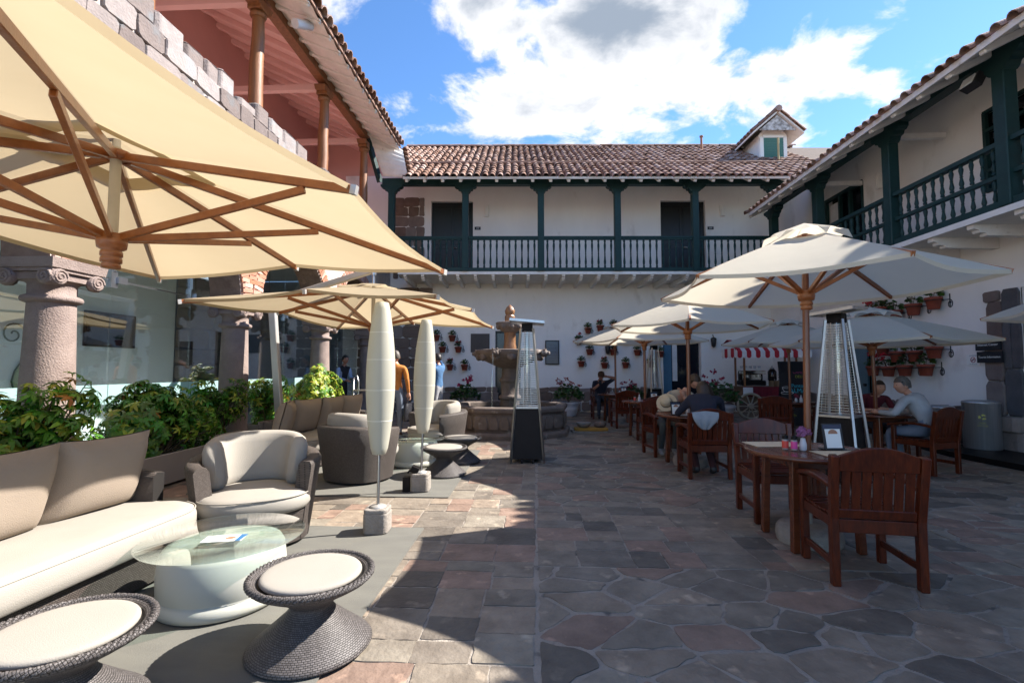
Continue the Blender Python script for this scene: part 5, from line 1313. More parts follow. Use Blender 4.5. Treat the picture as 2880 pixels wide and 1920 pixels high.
heater((-.135, 7.52, 0), radians(1), 'steel pyramid patio heater with dark brown base in front of the fountain', .50, None, (0, radians(5)))
heater((3.82, 6.32, 0), radians(40), 'steel pyramid patio heater with black base beside the largest umbrella', .52, BLACKM, (radians(-6), radians(-3)))
heater((3.55, 14.75, 0), radians(10), 'slender pyramid patio heater against the back wall doorway', .45, BLACKM)

# ------------------------------------------------------------------ foliage
def leafblade(mb, M, ln, wd, col, droop=.25):
    vs = [(0, 0, 0), (wd * .5, ln * .35, ln * .02), (wd * .38, ln * .72, -droop * ln * .25), (0, ln, -droop * ln * .55), (-wd * .38, ln * .72, -droop * ln * .25), (-wd * .5, ln * .35, ln * .02), (0, ln * .4, -.012 * ln), (0, ln * .75, -droop * ln * .32)]
    mb.add(vs, [(0, 1, 6), (0, 6, 5), (1, 2, 7, 6), (6, 7, 4, 5), (2, 3, 7), (7, 3, 4)], col, M)
def shrub(x, y, z0, rx, ry, h, n, seed, label, yellow=.3, planter=None):
    n = int(n * 1.5)
    """Umbrella-leaf shrub: whorls of seven leaflets through an uneven crown."""
    t = thing('leafy_shrub', label, 'shrub', (x, y, z0), 0, 'variegated shrubs along the arcade'); r = random.Random(seed); b = MB(); st = MB()
    lobes = [(r.uniform(-.6, .6) * rx, r.uniform(-.62, .62) * ry, r.uniform(.18, .85) * h, r.uniform(.32, .55)) for _ in range(11)]
    for k in range(n):
        lx, ly, lz, lr_ = r.choice(lobes); v = Vector((r.gauss(0, 1), r.gauss(0, 1), r.gauss(0, 1))); v.normalize(); rad = r.uniform(.55, 1.0)
        p = Vector((lx + v.x * rx * lr_ * rad, ly + v.y * ry * lr_ * rad, max(.02, lz + v.z * h * lr_ * .85 * rad)))
        out = Vector((p.x / rx, p.y / ry, (p.z - h * .35) / h + .35)); out.normalize(); q = out.to_track_quat('Z', 'Y').to_matrix().to_4x4()
        M = T(*p) @ q @ RZ(r.uniform(0, 6.3)); ln = r.uniform(.055, .115)
        k1 = r.random()
        if k1 < yellow * .55: c = (.38, .44, .05)
        elif k1 < yellow: c = (.24, .36, .035)
        elif k1 < .988: c = (r.uniform(.06, .13), r.uniform(.19, .31), .028)
        else: c = (.42, .17, .02)
        for a in range(7): leafblade(b, M @ RZ(a * 2 * pi / 7) @ RX(r.uniform(-.5, .1)), ln, ln * .36, tuple(cc_ * r.uniform(.8, 1.2) for cc_ in c), r.uniform(.2, .9))
        if k % 9 == 0: st.tube([(p.x * .3, p.y * .3, 0), (p.x * .6, p.y * .6, p.z * .6), tuple(p)], [.012, .008, .004], 5)
    b.build('foliage', LEAF, t); st.build('stems', STEM, t); return t
def planter(x0, x1, y0, y1, h, label):
    t = thing('planter_box', label, 'planter', ((x0 + x1) / 2, (y0 + y1) / 2, 0), 0, 'long planter boxes along the arcade'); w, d = (x1 - x0) / 2, (y1 - y0) / 2
    b = MB(); rings = []
    for k, z in ((.93, .04), (1, h), (.94, h), (.93, h - .06)): rings.append([(-w * k, -d * (1 - (1 - k) * .4), z), (w * k, -d * (1 - (1 - k) * .4), z), (w * k, d * (1 - (1 - k) * .4), z), (-w * k, d * (1 - (1 - k) * .4), z)])
    loft(b, rings, smooth=False); b.build('box', PLANTB, t, bevel=.008)
    b = MB()
    for sx in (-1, 1):
        for sy in (-1, 1): b.box((sx * w * .75, sy * d * .85, .02), (.06, .06, .04))
    b.build('feet', BLACKM, t)
    b = MB(); b.box((0, 0, h - .075), (2 * w * .9, 2 * d * .93, .02)); b.build('soil', SOIL, t); return t
planter(-5.22, -4.74, 6.66, 7.62, .42, 'long greige planter with its end towards the wicker armchair'); shrub(-5.0, 7.1, .38, .42, .62, .78, 520, 11, 'green and yellow shrub in front of the second stone column', .25)
planter(-4.95, -4.35, 5.2, 6.5, .40, 'greige planter behind the near sofa'); shrub(-4.75, 5.85, .36, .50, .78, .92, 760, 12, 'wide green shrub between the first two stone columns', .22)
planter(-4.6, -4.1, 3.0, 4.25, .40, 'greige planter at the foot of the nearest stone column'); shrub(-4.25, 3.72, .36, .45, .70, .86, 520, 13, 'bright shrub at the foot of the nearest stone column', .38)
planter(-5.15, -4.65, 8.35, 9.2, .42, 'greige planter behind the leaning grey mast'); shrub(-4.9, 8.75, .38, .38, .55, .80, 420, 14, 'green shrub behind the leaning grey mast', .3)
planter(-5.05, -4.55, 9.6, 10.8, .42, 'greige planter at the foot of the third stone column'); shrub(-4.75, 10.2, .38, .46, .72, .98, 720, 15, 'sunlit yellow green bush in front of the third stone column', .62)

def geranium(b, fl, r, n, R, h, red, nf=3, big=1.):
    for k in range(n):
        a = r.uniform(0, 6.3); rad = R * sqrt(r.random()); z = h * (1 - .6 * (rad / R) ** 2) * r.uniform(.35, 1.05)
        M = T(rad * cos(a), rad * sin(a), z) @ Euler((r.uniform(-.7, .7), r.uniform(-.7, .7), r.uniform(0, 6.3))).to_matrix().to_4x4(); s = r.uniform(.02, .038) * big
        c = (r.uniform(.035, .07), r.uniform(.09, .15), .025); b.add([(s * cos(q * pi / 4), s * sin(q * pi / 4), .006 * sin(q * 2.2)) for q in range(8)], [tuple(range(8))], c, M)
    for k in range(nf):
        a = r.uniform(0, 6.3); rad = R * .8 * sqrt(r.random()); z = h * r.uniform(.85, 1.35)
        for q in range(14):
            s = .014 * big; p = Vector((rad * cos(a) + r.gauss(0, .02 * big), rad * sin(a) + r.gauss(0, .02 * big), z + r.gauss(0, .016 * big))); M = T(*p) @ Euler((r.uniform(0, 6), r.uniform(0, 6), 0)).to_matrix().to_4x4(); f = r.uniform(.7, 1.25)
            fl.add([(-s, -s, 0), (s, -s, .004), (s, s, 0), (-s, s, .004)], [(0, 1, 2, 3)], tuple(x * f for x in red), M)
def whitepot(x, y, rz, label, seed, red, s=1.):
    t = thing('flower_pot', label, 'flower pot', (x, y, 0), rz, 'large white pots of geraniums'); b = MB(); r = random.Random(seed)
    b.lathe([(.20 * s, 0), (.22 * s, .03), (.27 * s, .20 * s), (.285 * s, .24 * s), (.275 * s, .26 * s), (.29 * s, .30 * s), (.30 * s, .34 * s), (.34 * s, .37 * s), (.345 * s, .41 * s), (.31 * s, .43 * s), (.29 * s, .40 * s)], 28); b.build('pot', WPOT, t)
    b = MB(); b.lathe([(.001, .39 * s), (.29 * s, .39 * s)], 20, caps=False); b.build('soil', SOIL, t)
    f = MB(); fl = MB(); geranium(f, fl, r, 330, .46 * s, .56 * s, red, 8, 1.5); st = MB()
    for o_ in (f, fl): o_.v = [(x_, y_, z_ + .40 * s) for x_, y_, z_ in o_.v]
    for k in range(10): a = r.uniform(0, 6.3); st.tube([(0, 0, .38 * s), (.2 * cos(a) * s, .2 * sin(a) * s, .8 * s)], .008, 5)
    f.build('foliage', LEAF, t); fl.build('blossoms', PETAL, t); st.build('stems', STEM, t); return t
whitepot(-2.12, 14.6, 0, 'white pot of pink geraniums left of the fountain', 1, (.45, .03, .10)); whitepot(.98, 14.6, 1, 'white pot of pale red geraniums right of the fountain', 2, (.38, .09, .08))
whitepot(4.65, 12.6, 2, 'white pot of crimson geraniums beside the cart wheel', 3, (.30, .012, .05), 1.15)
whitepot(3.0, 15.3, 2, 'white pot with fresh green leaves by the back doorway', 5, (.30, .012, .05), .9)

# wall pots: terracotta on iron brackets
def wall_pot(seed, flowers, red, s=1., side=1):
    t = thing('wall_pot', 'x', 'flower pot'); r = random.Random(seed)
    b = MB(); b.lathe([(.075 * s, -.10 * s), (.08 * s, -.095 * s), (.105 * s, .05 * s), (.118 * s, .052 * s), (.12 * s, .09 * s), (.108 * s, .092 * s), (.10 * s, .06 * s), (.001, .05 * s)], 18, T(0, -.14 * s, 0)); b.build('pot', TERRA, t)
    b = MB(); b.tube([(side * .15 * s, -.01, .13 * s), (side * .15 * s, -.01, -.09 * s)], .008 * s, 5); sp = [(side * (.15 * s + .05 * s * sin(a) * (1 - a / 14)), -.01 - .0 * a, -.03 * s + .07 * s * cos(a) * (1 - a / 14)) for a in [k * .5 for k in range(16)]]; b.tube(sp, .006 * s, 5)
    b.tube([(.124 * s * cos(2 * pi * k / 20), -.14 * s + .124 * s * sin(2 * pi * k / 20), .04 * s) for k in range(21)], .006 * s, 5, caps=False); b.tube([(side * .15 * s, -.01, .04 * s), (side * .10 * s, -.10 * s, .04 * s)], .006 * s, 5); b.build('iron_bracket', BLACKI, t)
    f = MB(); fl = MB(); geranium(f, fl, r, 34, .13 * s, .17 * s, red, flowers, 1.15 * s); st = MB()
    for o_ in (f, fl): o_.v = [(x_, y_ - .14 * s, z_ + .09 * s) for x_, y_, z_ in o_.v]
    for k in range(7): a = r.uniform(0, 6.3); st.tube([(0, -.14 * s, .05 * s), (.06 * s * cos(a), -.14 * s + .06 * s * sin(a), .15 * s), (.11 * s * cos(a), -.14 * s + .08 * s * sin(a), .24 * s)], .004 * s, 4)
    f.build('foliage', LEAF, t); 
    if flowers: fl.build('blossoms', PETAL, t)
    st.build('stems', STEM, t); return t
protos = [wall_pot(31, 1, (.45, .02, .03)), wall_pot(32, 0, (.4, .02, .03)), wall_pot(33, 2, (.40, .05, .06)), wall_pot(34, 3, (.55, .02, .03), 1.15), wall_pot(35, 0, (.5, .02, .03), 1.2), wall_pot(36, 4, (.6, .02, .03), 1.15)]
used = set()
def place_pot(k, loc, rz, label, group):
    if k not in used:
        used.add(k); o = protos[k]; o.location = loc; o.rotation_euler = (0, 0, rz); o['label'] = label; o['group'] = group; return
    dup(protos[k], loc, rz, label, group)
for o in protos: KIDS[o.name] = [(c, list(c.children)) for c in o.children]
def bw(lx, z): return (lx * cos(TH), 16 + lx * sin(TH), z)
pl_ = [(-2.75, 2.40, 1), (-3.07, 2.03, 1), (-2.55, 2.03, 2), (-2.82, 1.45, 2), (-2.34, 1.45, 1), (-3.27, 2.42, 1), (-3.3, 1.5, 1)]
for lx, z, k in pl_: place_pot(k, bw(lx, z), TH, 'terracotta pot with ' + ('red blossoms' if k != 1 else 'green leaves only') + ' on the back wall between pilaster and fountain', 'wall pots left of the fountain')
pm_ = [(1.71, 2.66, 1), (2.11, 2.73, 2), (1.42, 2.28, 0), (1.76, 1.95, 1), (1.48, 1.56, 1), (2.24, 1.51, 2), (2.53, 1.95, 1), (2.93, 1.52, 1), (3.32, 1.93, 1), (3.76, 1.55, 0), (4.07, 1.88, 1), (2.95, 2.3, 1), (2.55, 2.75, 1)]
for lx, z, k in pm_: place_pot(k, bw(lx, z), TH, 'terracotta pot with ' + ('red blossoms' if k != 1 else 'green leaves only') + ' on the back wall near the man in the cap', 'wall pots between the fountain and the doorway')
pr2 = [(11.05, 2.66, 5), (10.62, 2.53, 4), (10.12, 2.60, 4), (9.62, 2.66, 4), (11.5, 2.58, 5), (11.05, 1.80, 3), (10.62, 1.66, 4), (10.15, 1.66, 3), (9.66, 1.72, 4), (11.38, 1.36, 5), (10.90, 1.35, 3), (10.42, 1.37, 4), (9.88, 1.38, 4)]
for y, z, k in pr2:
    lab = 'terracotta pot with ' + ('red blossoms' if k != 4 else 'green leaves only') + (' in the top row on the right wall' if z > 2.2 else ' in the middle row on the right wall' if z > 1.5 else ' in the lowest row on the right wall')
    place_pot(k, (7.8, y, z), -pi / 2, lab, 'upper wall pots on the right' if z > 2.2 else 'lower wall pots on the right')

# ------------------------------------------------------------------ coffee cart
cart = thing('coffee_cart', 'wooden coffee cart with spoked wheel and red and white striped awning', 'cart', (6.4, 14.2, 0), radians(-2))
CW = mat('wood_cart', (.25, .16, .085), (.17, .105, .055), 5, .6, .3, 30, stretch=(1, 4, 4))
b = MB(); b.box((.15, 0, .66), (1.5, .72, .40)); b.box((.15, 0, .885), (1.62, .84, .04)); b.build('body', CW, cart)
b = MB(); P = []
for i in range(31):
    x = -.64 + 1.58 * i / 30; P.append([(x, -.445 - .008 * sin(i * 1.9), .91), (x, -.455 - .012 * sin(i * 1.9), .78), (x, -.46 - .02 * sin(i * 1.9), .64)])
b.grid(P); b.build('striped_cloth', BURG, cart)
for x in (-.52, .66):
    b = MB(); b.box((x, -.475, .79), (.26, .012, .20)); b.build('white_napkin', WCLOTH, cart)
b = MB(); b.tube([(.34 * cos(a), 0, .34 * sin(a)) for a in [2 * pi * k / 40 for k in range(41)]], .034, 8, caps=False); wh = b.build('wheel', mat('wood_pale_wheel', (.42, .36, .27), (.33, .28, .2), 6, .7), cart, (-.47, -.50, .375))
for k in range(10):
    a = 2 * pi * k / 10; b = MB(); b.bar((.05 * cos(a), 0, .05 * sin(a)), (.32 * cos(a), 0, .32 * sin(a)), .03, .022, up=(0, 1, 0)); b.build('spoke', mat('wood_pale_wheel', (.42, .36, .27)), wh)
b = MB(); b.lathe([(.07, -.06), (.085, 0), (.07, .06)], 14, RX(pi / 2)); b.build('hub', mat('wood_pale_wheel', (.42, .36, .27)), wh)
b = MB(); b.tube([(.34 * cos(a), 0, .34 * sin(a)) for a in [2 * pi * k / 40 for k in range(41)]], .03, 8, caps=False); b.build('wheel', CW, cart, (.8, -.50, .375))
for x in (-.55, .85):
    for y in (-.33, .33):
        b = MB(); b.box((x, y, 1.45), (.045, .045, 1.15)); b.build('awning_post', WOODO, cart)
n = 16
for i in range(n):
    x0 = -.86 + 1.95 * i / n; x1 = -.86 + 1.95 * (i + 1) / n; xm = (x0 + x1) / 2; b = MB(); m_ = REDC if i % 2 == 0 else WCLOTH
    P = [[(x, y, z) for y, z in ((.55, 2.10), (.1, 2.24), (-.25, 2.16), (-.70, 1.88))] for x in (x0, x1)]; b.grid(P, smooth=False)
    sc = [(x0, 1.88), (x1, 1.88), (x1, 1.74), (x0 + (x1 - x0) * .78, 1.705), (xm, 1.695), (x0 + (x1 - x0) * .22, 1.705), (x0, 1.74)]
    b.add([(x, -.705, z) for x, z in sc] + [(x, -.700, z) for x, z in sc], [tuple(range(7)), tuple(range(13, 6, -1))]); b.build('awning_stripe', m_, cart)
for s_, x in ((-1, -.86), (1, 1.09)):
    for i in range(5):
        y0 = -.70 + i * .25; b = MB(); b.add([(x, y0, 1.86 if i == 0 else 1.98), (x, y0 + .25, 1.98), (x, y0 + .25, 1.74), (x, y0 + .125, 1.70), (x, y0, 1.74)], [(0, 1, 2, 3, 4)]); b.build('awning_stripe', REDC if i % 2 else WCLOTH, cart)
cz = .905
def on_cart(dx, dy): v = RZ(radians(-2)) @ Vector((dx, dy, 0)); return (6.4 + v.x, 14.2 + v.y, cz)
em = thing('espresso_machine', 'chrome and black espresso machine with two group heads on the coffee cart', 'coffee machine', on_cart(-.28, -.1), radians(-6))
b = MB(); b.box((0, 0, .10), (.66, .42, .14)); b.box((0, .08, .30), (.60, .24, .28)); b.build('housing', BLACKM, em, bevel=.02)
b = MB(); b.box((0, -.10, .40), (.62, .30, .10)); b.box((0, -.06, .26), (.5, .02, .16)); b.build('chrome_front', mat('chrome', (.8, .78, .74), None, 5, .12, metal=1.), em, bevel=.02)
for x in (-.15, .15):
    b = MB(); b.box((x, -.16, .46), (.12, .06, .14)); b.build('control_panel', PAPER, em, bevel=.01)
    b = MB(); b.lathe([(.045, -.04), (.045, .03)], 14, T(x, -.17, .29)); b.tube([(x, -.2, .27), (x, -.34, .25)], .016, 8); b.build('group_head', METAL, em)
b = MB()
for k in range(5): b.lathe([(.035, .50), (.042, .58), (.03, .58)], 12, T(-.24 + k * .12, .05, 0))
b.build('cups', WPOT, em)
def dispenser(dx, dy, label, m):
    t = thing('drink_dispenser', label, 'dispenser', on_cart(dx, dy)); b = MB(); b.lathe([(.10, 0), (.10, .16)], 16); b.build('stand', CW, t)
    b = MB(); b.lathe([(.10, .16), (.115, .19), (.115, .42), (.08, .47), (.05, .50)], 18); b.build('jar', m, t)
    b = MB(); b.lathe([(.055, .50), (.055, .53), (.012, .54), (.016, .57), (.001, .58)], 14); b.build('lid', METAL, t)
    b = MB(); b.tube([(0, -.1, .20), (0, -.15, .20), (0, -.15, .16)], .012, 6); b.build('tap', METAL, t); return t
dispenser(.36, .05, 'glass jar dispenser with dark coffee on the cart', mat('coffee_jar', (.03, .02, .018), None, 4, .1)); dispenser(.98 - .2, .1, 'pale juice dispenser behind the menu board', mat('juice_jar', (.45, .42, .36), None, 4, .12))
cs = thing('cup_stack', 'stack of dark saucers on the coffee cart', 'cups', on_cart(.57, -.05))
for k in range(5):
    b = MB(); b.lathe([(.04, 0), (.085, .015), (.09, .03), (.05, .02)], 16, T(0, 0, .16 + k * .045)); b.build('saucer', BLACKM, cs)
b = MB(); b.box((0, 0, .08), (.4, .24, .16)); b.build('tray', CW, cs)
# menu board
mbd = thing('menu_board', 'tall black chalk menu board with cyan and green lettering beside the cart', 'menu board', (6.2, 11.9, 0), radians(2))
BT = RX(radians(-8)); b = MB(); b.box((0, 0, .82), (.60, .03, 1.55), BT); b.box((0, .32, .78), (.56, .025, 1.55), RX(radians(6))); b.build('panel', SIGNB, mbd)
CY = mat('chalk_cyan', (.05, .45, .60), None, 4, .8); GR = mat('chalk_green', (.10, .35, .18), None, 4, .8); MG = mat('chalk_magenta', (.40, .05, .18), None, 4, .8); OL = mat('chalk_olive', (.35, .38, .06), None, 4, .8)
def bt(s, size, x, z, m): 
    p = BT @ Vector((x, -.0165, z)); textobj(s, size, mbd, p, (pi / 2 - radians(8), 0, 0), m, depth=.001)
bt('Punto', .12, .10, 1.00, CY); bt('ALMA', .15, .10, .88, CY); bt('BREAKFAST', .09, -.02, 1.46, GR); bt('CAFÉ', .10, .14, 1.33, MG); bt('DELI', .09, .16, 1.22, OL); bt('MENU', .07, .10, .72, MG); bt('del día', .08, -.1, .30, OL)
b = MB(); sp = [BT @ Vector((-.16 + .10 * cos(a), -.018, .95 + .10 * sin(a))) for a in [pi + k * pi / 12 for k in range(13)]]; b.tube(sp, .006, 5); b.tube([BT @ Vector((-.16 + .11 * cos(k * .52), -.018, .96 + .022 * sin(k * .52))) for k in range(13)], .005, 5); b.tube([BT @ Vector((-.16 + .15 * cos(k * .52), -.018, .83 + .03 * sin(k * .52))) for k in range(13)], .005, 5); b.build('cup_drawing', PAPER, mbd)

# ------------------------------------------------------------------ wall boards and odds and ends on the back wall
def bloc(lx, ly, z): return (lx * cos(TH) - ly * sin(TH), 16 + lx * sin(TH) + ly * cos(TH), z)
b = MB(); b.box((0, 0, 0), (.62, .03, .62)); b.build('notice_board', BOARD, loc=bloc(-1.84, -.02, 2.25), rot=(0, 0, TH), label='square dark brown board on the back wall beside the fountain bowl', cat='board')
sc_ = thing('wall_screen', 'portrait navy screen in black frame on the back wall right of the fountain', 'screen', bloc(.54, -.03, 1.94), TH)
b = MB(); b.box((0, 0, 0), (.46, .05, .80)); b.build('frame', BLACKM, sc_, bevel=.005); b = MB(); b.box((0, -.028, 0), (.40, .006, .74)); b.build('display', NAVY, sc_)
for k in range(9):
    b = MB(); b.box((0, -.032, .22 - k * .045), (.24 - .03 * (k % 3), .001, .010)); b.build('text_line', mat('screen_text', (.12, .15, .22), None, 3, .4), sc_)
b = MB(); b.box((0, 0, 0), (.22, .04, .14)); so_ = b.build('socket_box', WPOT, loc=bloc(1.86, -.075, .31), rot=(0, 0, TH), label='white socket box low on the stone plinth', cat='socket')
b = MB(); b.box((0, -.021, 0), (.09, .004, .06)); b.build('socket_face', BLACKM, so_)
def lantern(loc, label, s=1.):
    t = thing('wall_lantern', label, 'lantern', loc); b = MB(); b.lathe([(.02, .2 * s), (.09 * s, .16 * s), (.10 * s, .14 * s), (.07 * s, -.10 * s), (.02, -.14 * s)], 8); b.tube([(0, 0, .2 * s), (0, .05, .28 * s), (0, .1, .26 * s)], .012, 6); b.build('iron_cage', BLACKI, t); b = MB(); b.lathe([(.06 * s, -.06 * s), (.085 * s, .12 * s)], 8); b.build('glass', SCREEN, t); return t
lantern(bloc(5.82, -.14, 2.24), 'black iron lantern on the back wall above the awning'); lantern(bloc(2.35, -.14, 2.0), 'black iron lantern on the back wall among the geranium pots', .9)
# stone mortar display near the tables
sl = thing('stone_slab', 'yellow painted stone slab on the paving near the fountain', 'slab', (1.22, 10.95, 0), radians(3)); b = MB(); b.prism(rough_rect(.82, .42, random.Random(3), .02), 0, .035); b.build('grey_foot', CONC, sl); b = MB(); b.prism(rough_rect(.74, .36, random.Random(4), .01), .035, .10); b.build('yellow_slab', mat('paint_ochre', (.42, .22, .03), (.34, .17, .03), 6, .8, .4, 30), sl, bevel=.012)
b = MB(); b.lathe([(.07, 0), (.13, .03), (.165, .09), (.16, .115), (.12, .11), (.05, .07), (.001, .06)], 20); b.build('stone_mortar', CONC, loc=(1.06, 10.93, .10), label='pale stone mortar bowl on the yellow slab', cat='mortar')
r = random.Random(2); b = MB(); b.lathe([(.08, 0), (.12, .03), (.125, .08), (.09, .13), (.03, .14)], 9, sx=1.1); b.v = [(x + r.uniform(-.012, .012), y + r.uniform(-.012, .012), z + r.uniform(-.008, .008) * (z > 0)) for x, y, z in b.v]; b.build('grinding_stone', FOUNT, loc=(1.42, 10.95, .102), label='dark round grinding stone on the yellow slab', cat='stone')

# ------------------------------------------------------------------ bins and platform on the right
b = MB(); b.prism([(6.75, 8.95), (6.6, 8.2), (6.9, 4.0), (7.78, 4.0), (7.78, 8.95)], 0, .085); b.build('black_platform', BLACKM, loc=(0, 0, .001), label='low black platform along the right wall under the steel bin', cat='platform')
def bin_(loc, label, r_, h, sym=False):
    t = thing('steel_bin', label, 'bin', loc, 0, 'brushed steel bins'); b = MB(); b.lathe([(r_ * .97, 0), (r_, .01), (r_, h - .04), (r_ * 1.02, h - .035), (r_ * 1.02, h - .02), (r_ * .95, h), (r_ * .6, h + .015), (.001, h + .018)], 40); b.build('drum', mat('steel_bin', (.50, .50, .51), (.36, .36, .37), 18, .42, metal=.75, stretch=(3, 3, .05)), t)
    if sym:
        YG = mat('sticker_yellow', (.45, .42, .08), None, 4, .5); M0 = RZ(radians(-128)) @ T(r_ + .002, 0, h * .68)
        for k in range(3):
            a = 2 * pi * k / 3 + .5; b = MB(); b.add([M0 @ Vector((0, .05 * cos(a + u) * f, .05 * sin(a + u) * f)) for u, f in ((0, .55), (0, 1), (.9, 1.05), (1.3, .85), (1.6, .4))], [(0, 1, 2, 3, 4)]); b.build('recycling_arrow', YG, t)
        for k, s_ in enumerate(('PAPER', 'BOTTLES')): textobj(s_, .032, t, M0 @ Vector((.003, 0, -.10 - k * .045)), (pi / 2, 0, radians(-128 + 90)), YG, depth=.0008)
    return t
bin_((7.40, 8.48, .087), 'tall brushed steel bin with yellow recycling symbol beside the stone pillar', .24, .62 + .16, True); bin_((7.45, 9.35, .0), 'second brushed steel bin standing behind the recycling bin', .2, .72)

# ------------------------------------------------------------------ behind the glass
tvt = thing('wall_television', 'flat black television on the inner white wall behind the glass', 'television', (-8.27, 9.0, 2.15), radians(90)); b = MB(); b.box((0, 0, 0), (1.12, .05, .66)); b.build('bezel', BLACKM, tvt, bevel=.006); b = MB(); b.box((0, -.027, 0), (1.07, .004, .61)); b.build('screen', SCREEN, tvt)
mu = thing('wall_mural', 'green line drawing painted on the inner white wall behind the glass', 'mural', (-8.28, 7.55, 1.2), radians(90)); LG = mat('paint_pale_green', (.42, .48, .30), None, 3, .8); DG = mat('paint_line_green', (.06, .09, .06), None, 3, .8)
b = MB(); b.prism([(.22 * cos(k * pi / 8) * (1 + .2 * sin(k)), .42 * sin(k * pi / 8)) for k in range(16)], 0, .004, RX(pi / 2)); b.build('green_shape', LG, mu)
b = MB(); b.tube([(.24 * cos(k * pi / 8) * (1 + .2 * sin(k)), -.006, .44 * sin(k * pi / 8)) for k in range(17)], .012, 5); b.tube([(-.3 + .2 * cos(k * .4) * (1 - k / 26), -.006, .75 + .2 * sin(k * .4) * (1 - k / 26)) for k in range(24)], .012, 5); b.build('outline', DG, mu)
for (x, y, z, l_) in ((-6.6, 11.6, 2.55, 'dark spiky hanging lantern inside the glass near the third column'), (-6.4, 9.9, 2.75, 'dark spiky hanging lantern inside the glass beside the leaning mast')):
    t = thing('hanging_lantern', l_, 'lantern', (x, y, z), 0, 'hanging lanterns behind the glass'); b = MB(); b.lathe([(.05, .45), (.16, .35), (.19, 0), (.16, -.35), (.06, -.45)], 10)
    r = random.Random(5)
    for k in range(40): a = r.uniform(0, 6.3); zz_ = r.uniform(-.42, .42); b.tube([(.15 * cos(a), .15 * sin(a), zz_), (.27 * cos(a), .27 * sin(a), zz_ - .08)], [.02, .004], 4)
    b.build('metal_body', BLACKI, t); b = MB(); b.tube([(0, 0, .45), (0, 0, 4.4 - z)], .01, 5); b.build('chain', BLACKI, t)
st_ = thing('steel_stanchion', 'chrome handrail stand beside the arcade doorway', 'stand', (-3.55, 10.6, 0)); b = MB(); b.tube([(0, 0, .02), (0, 0, .95)], .022, 10); b.lathe([(.14, 0), (.14, .02), (.03, .05)], 18); b.build('post', METAL, st_); b = MB(); b.tube([(-.5, 0, .93), (0, 0, .93)], .02, 8); b.tube([(-.5, 0, .02), (-.5, 0, 1.2), (-.42, 0, 1.25), (-.38, 0, 1.1), (-.38, 0, .02)], .018, 8); b.build('rail', METAL, st_)

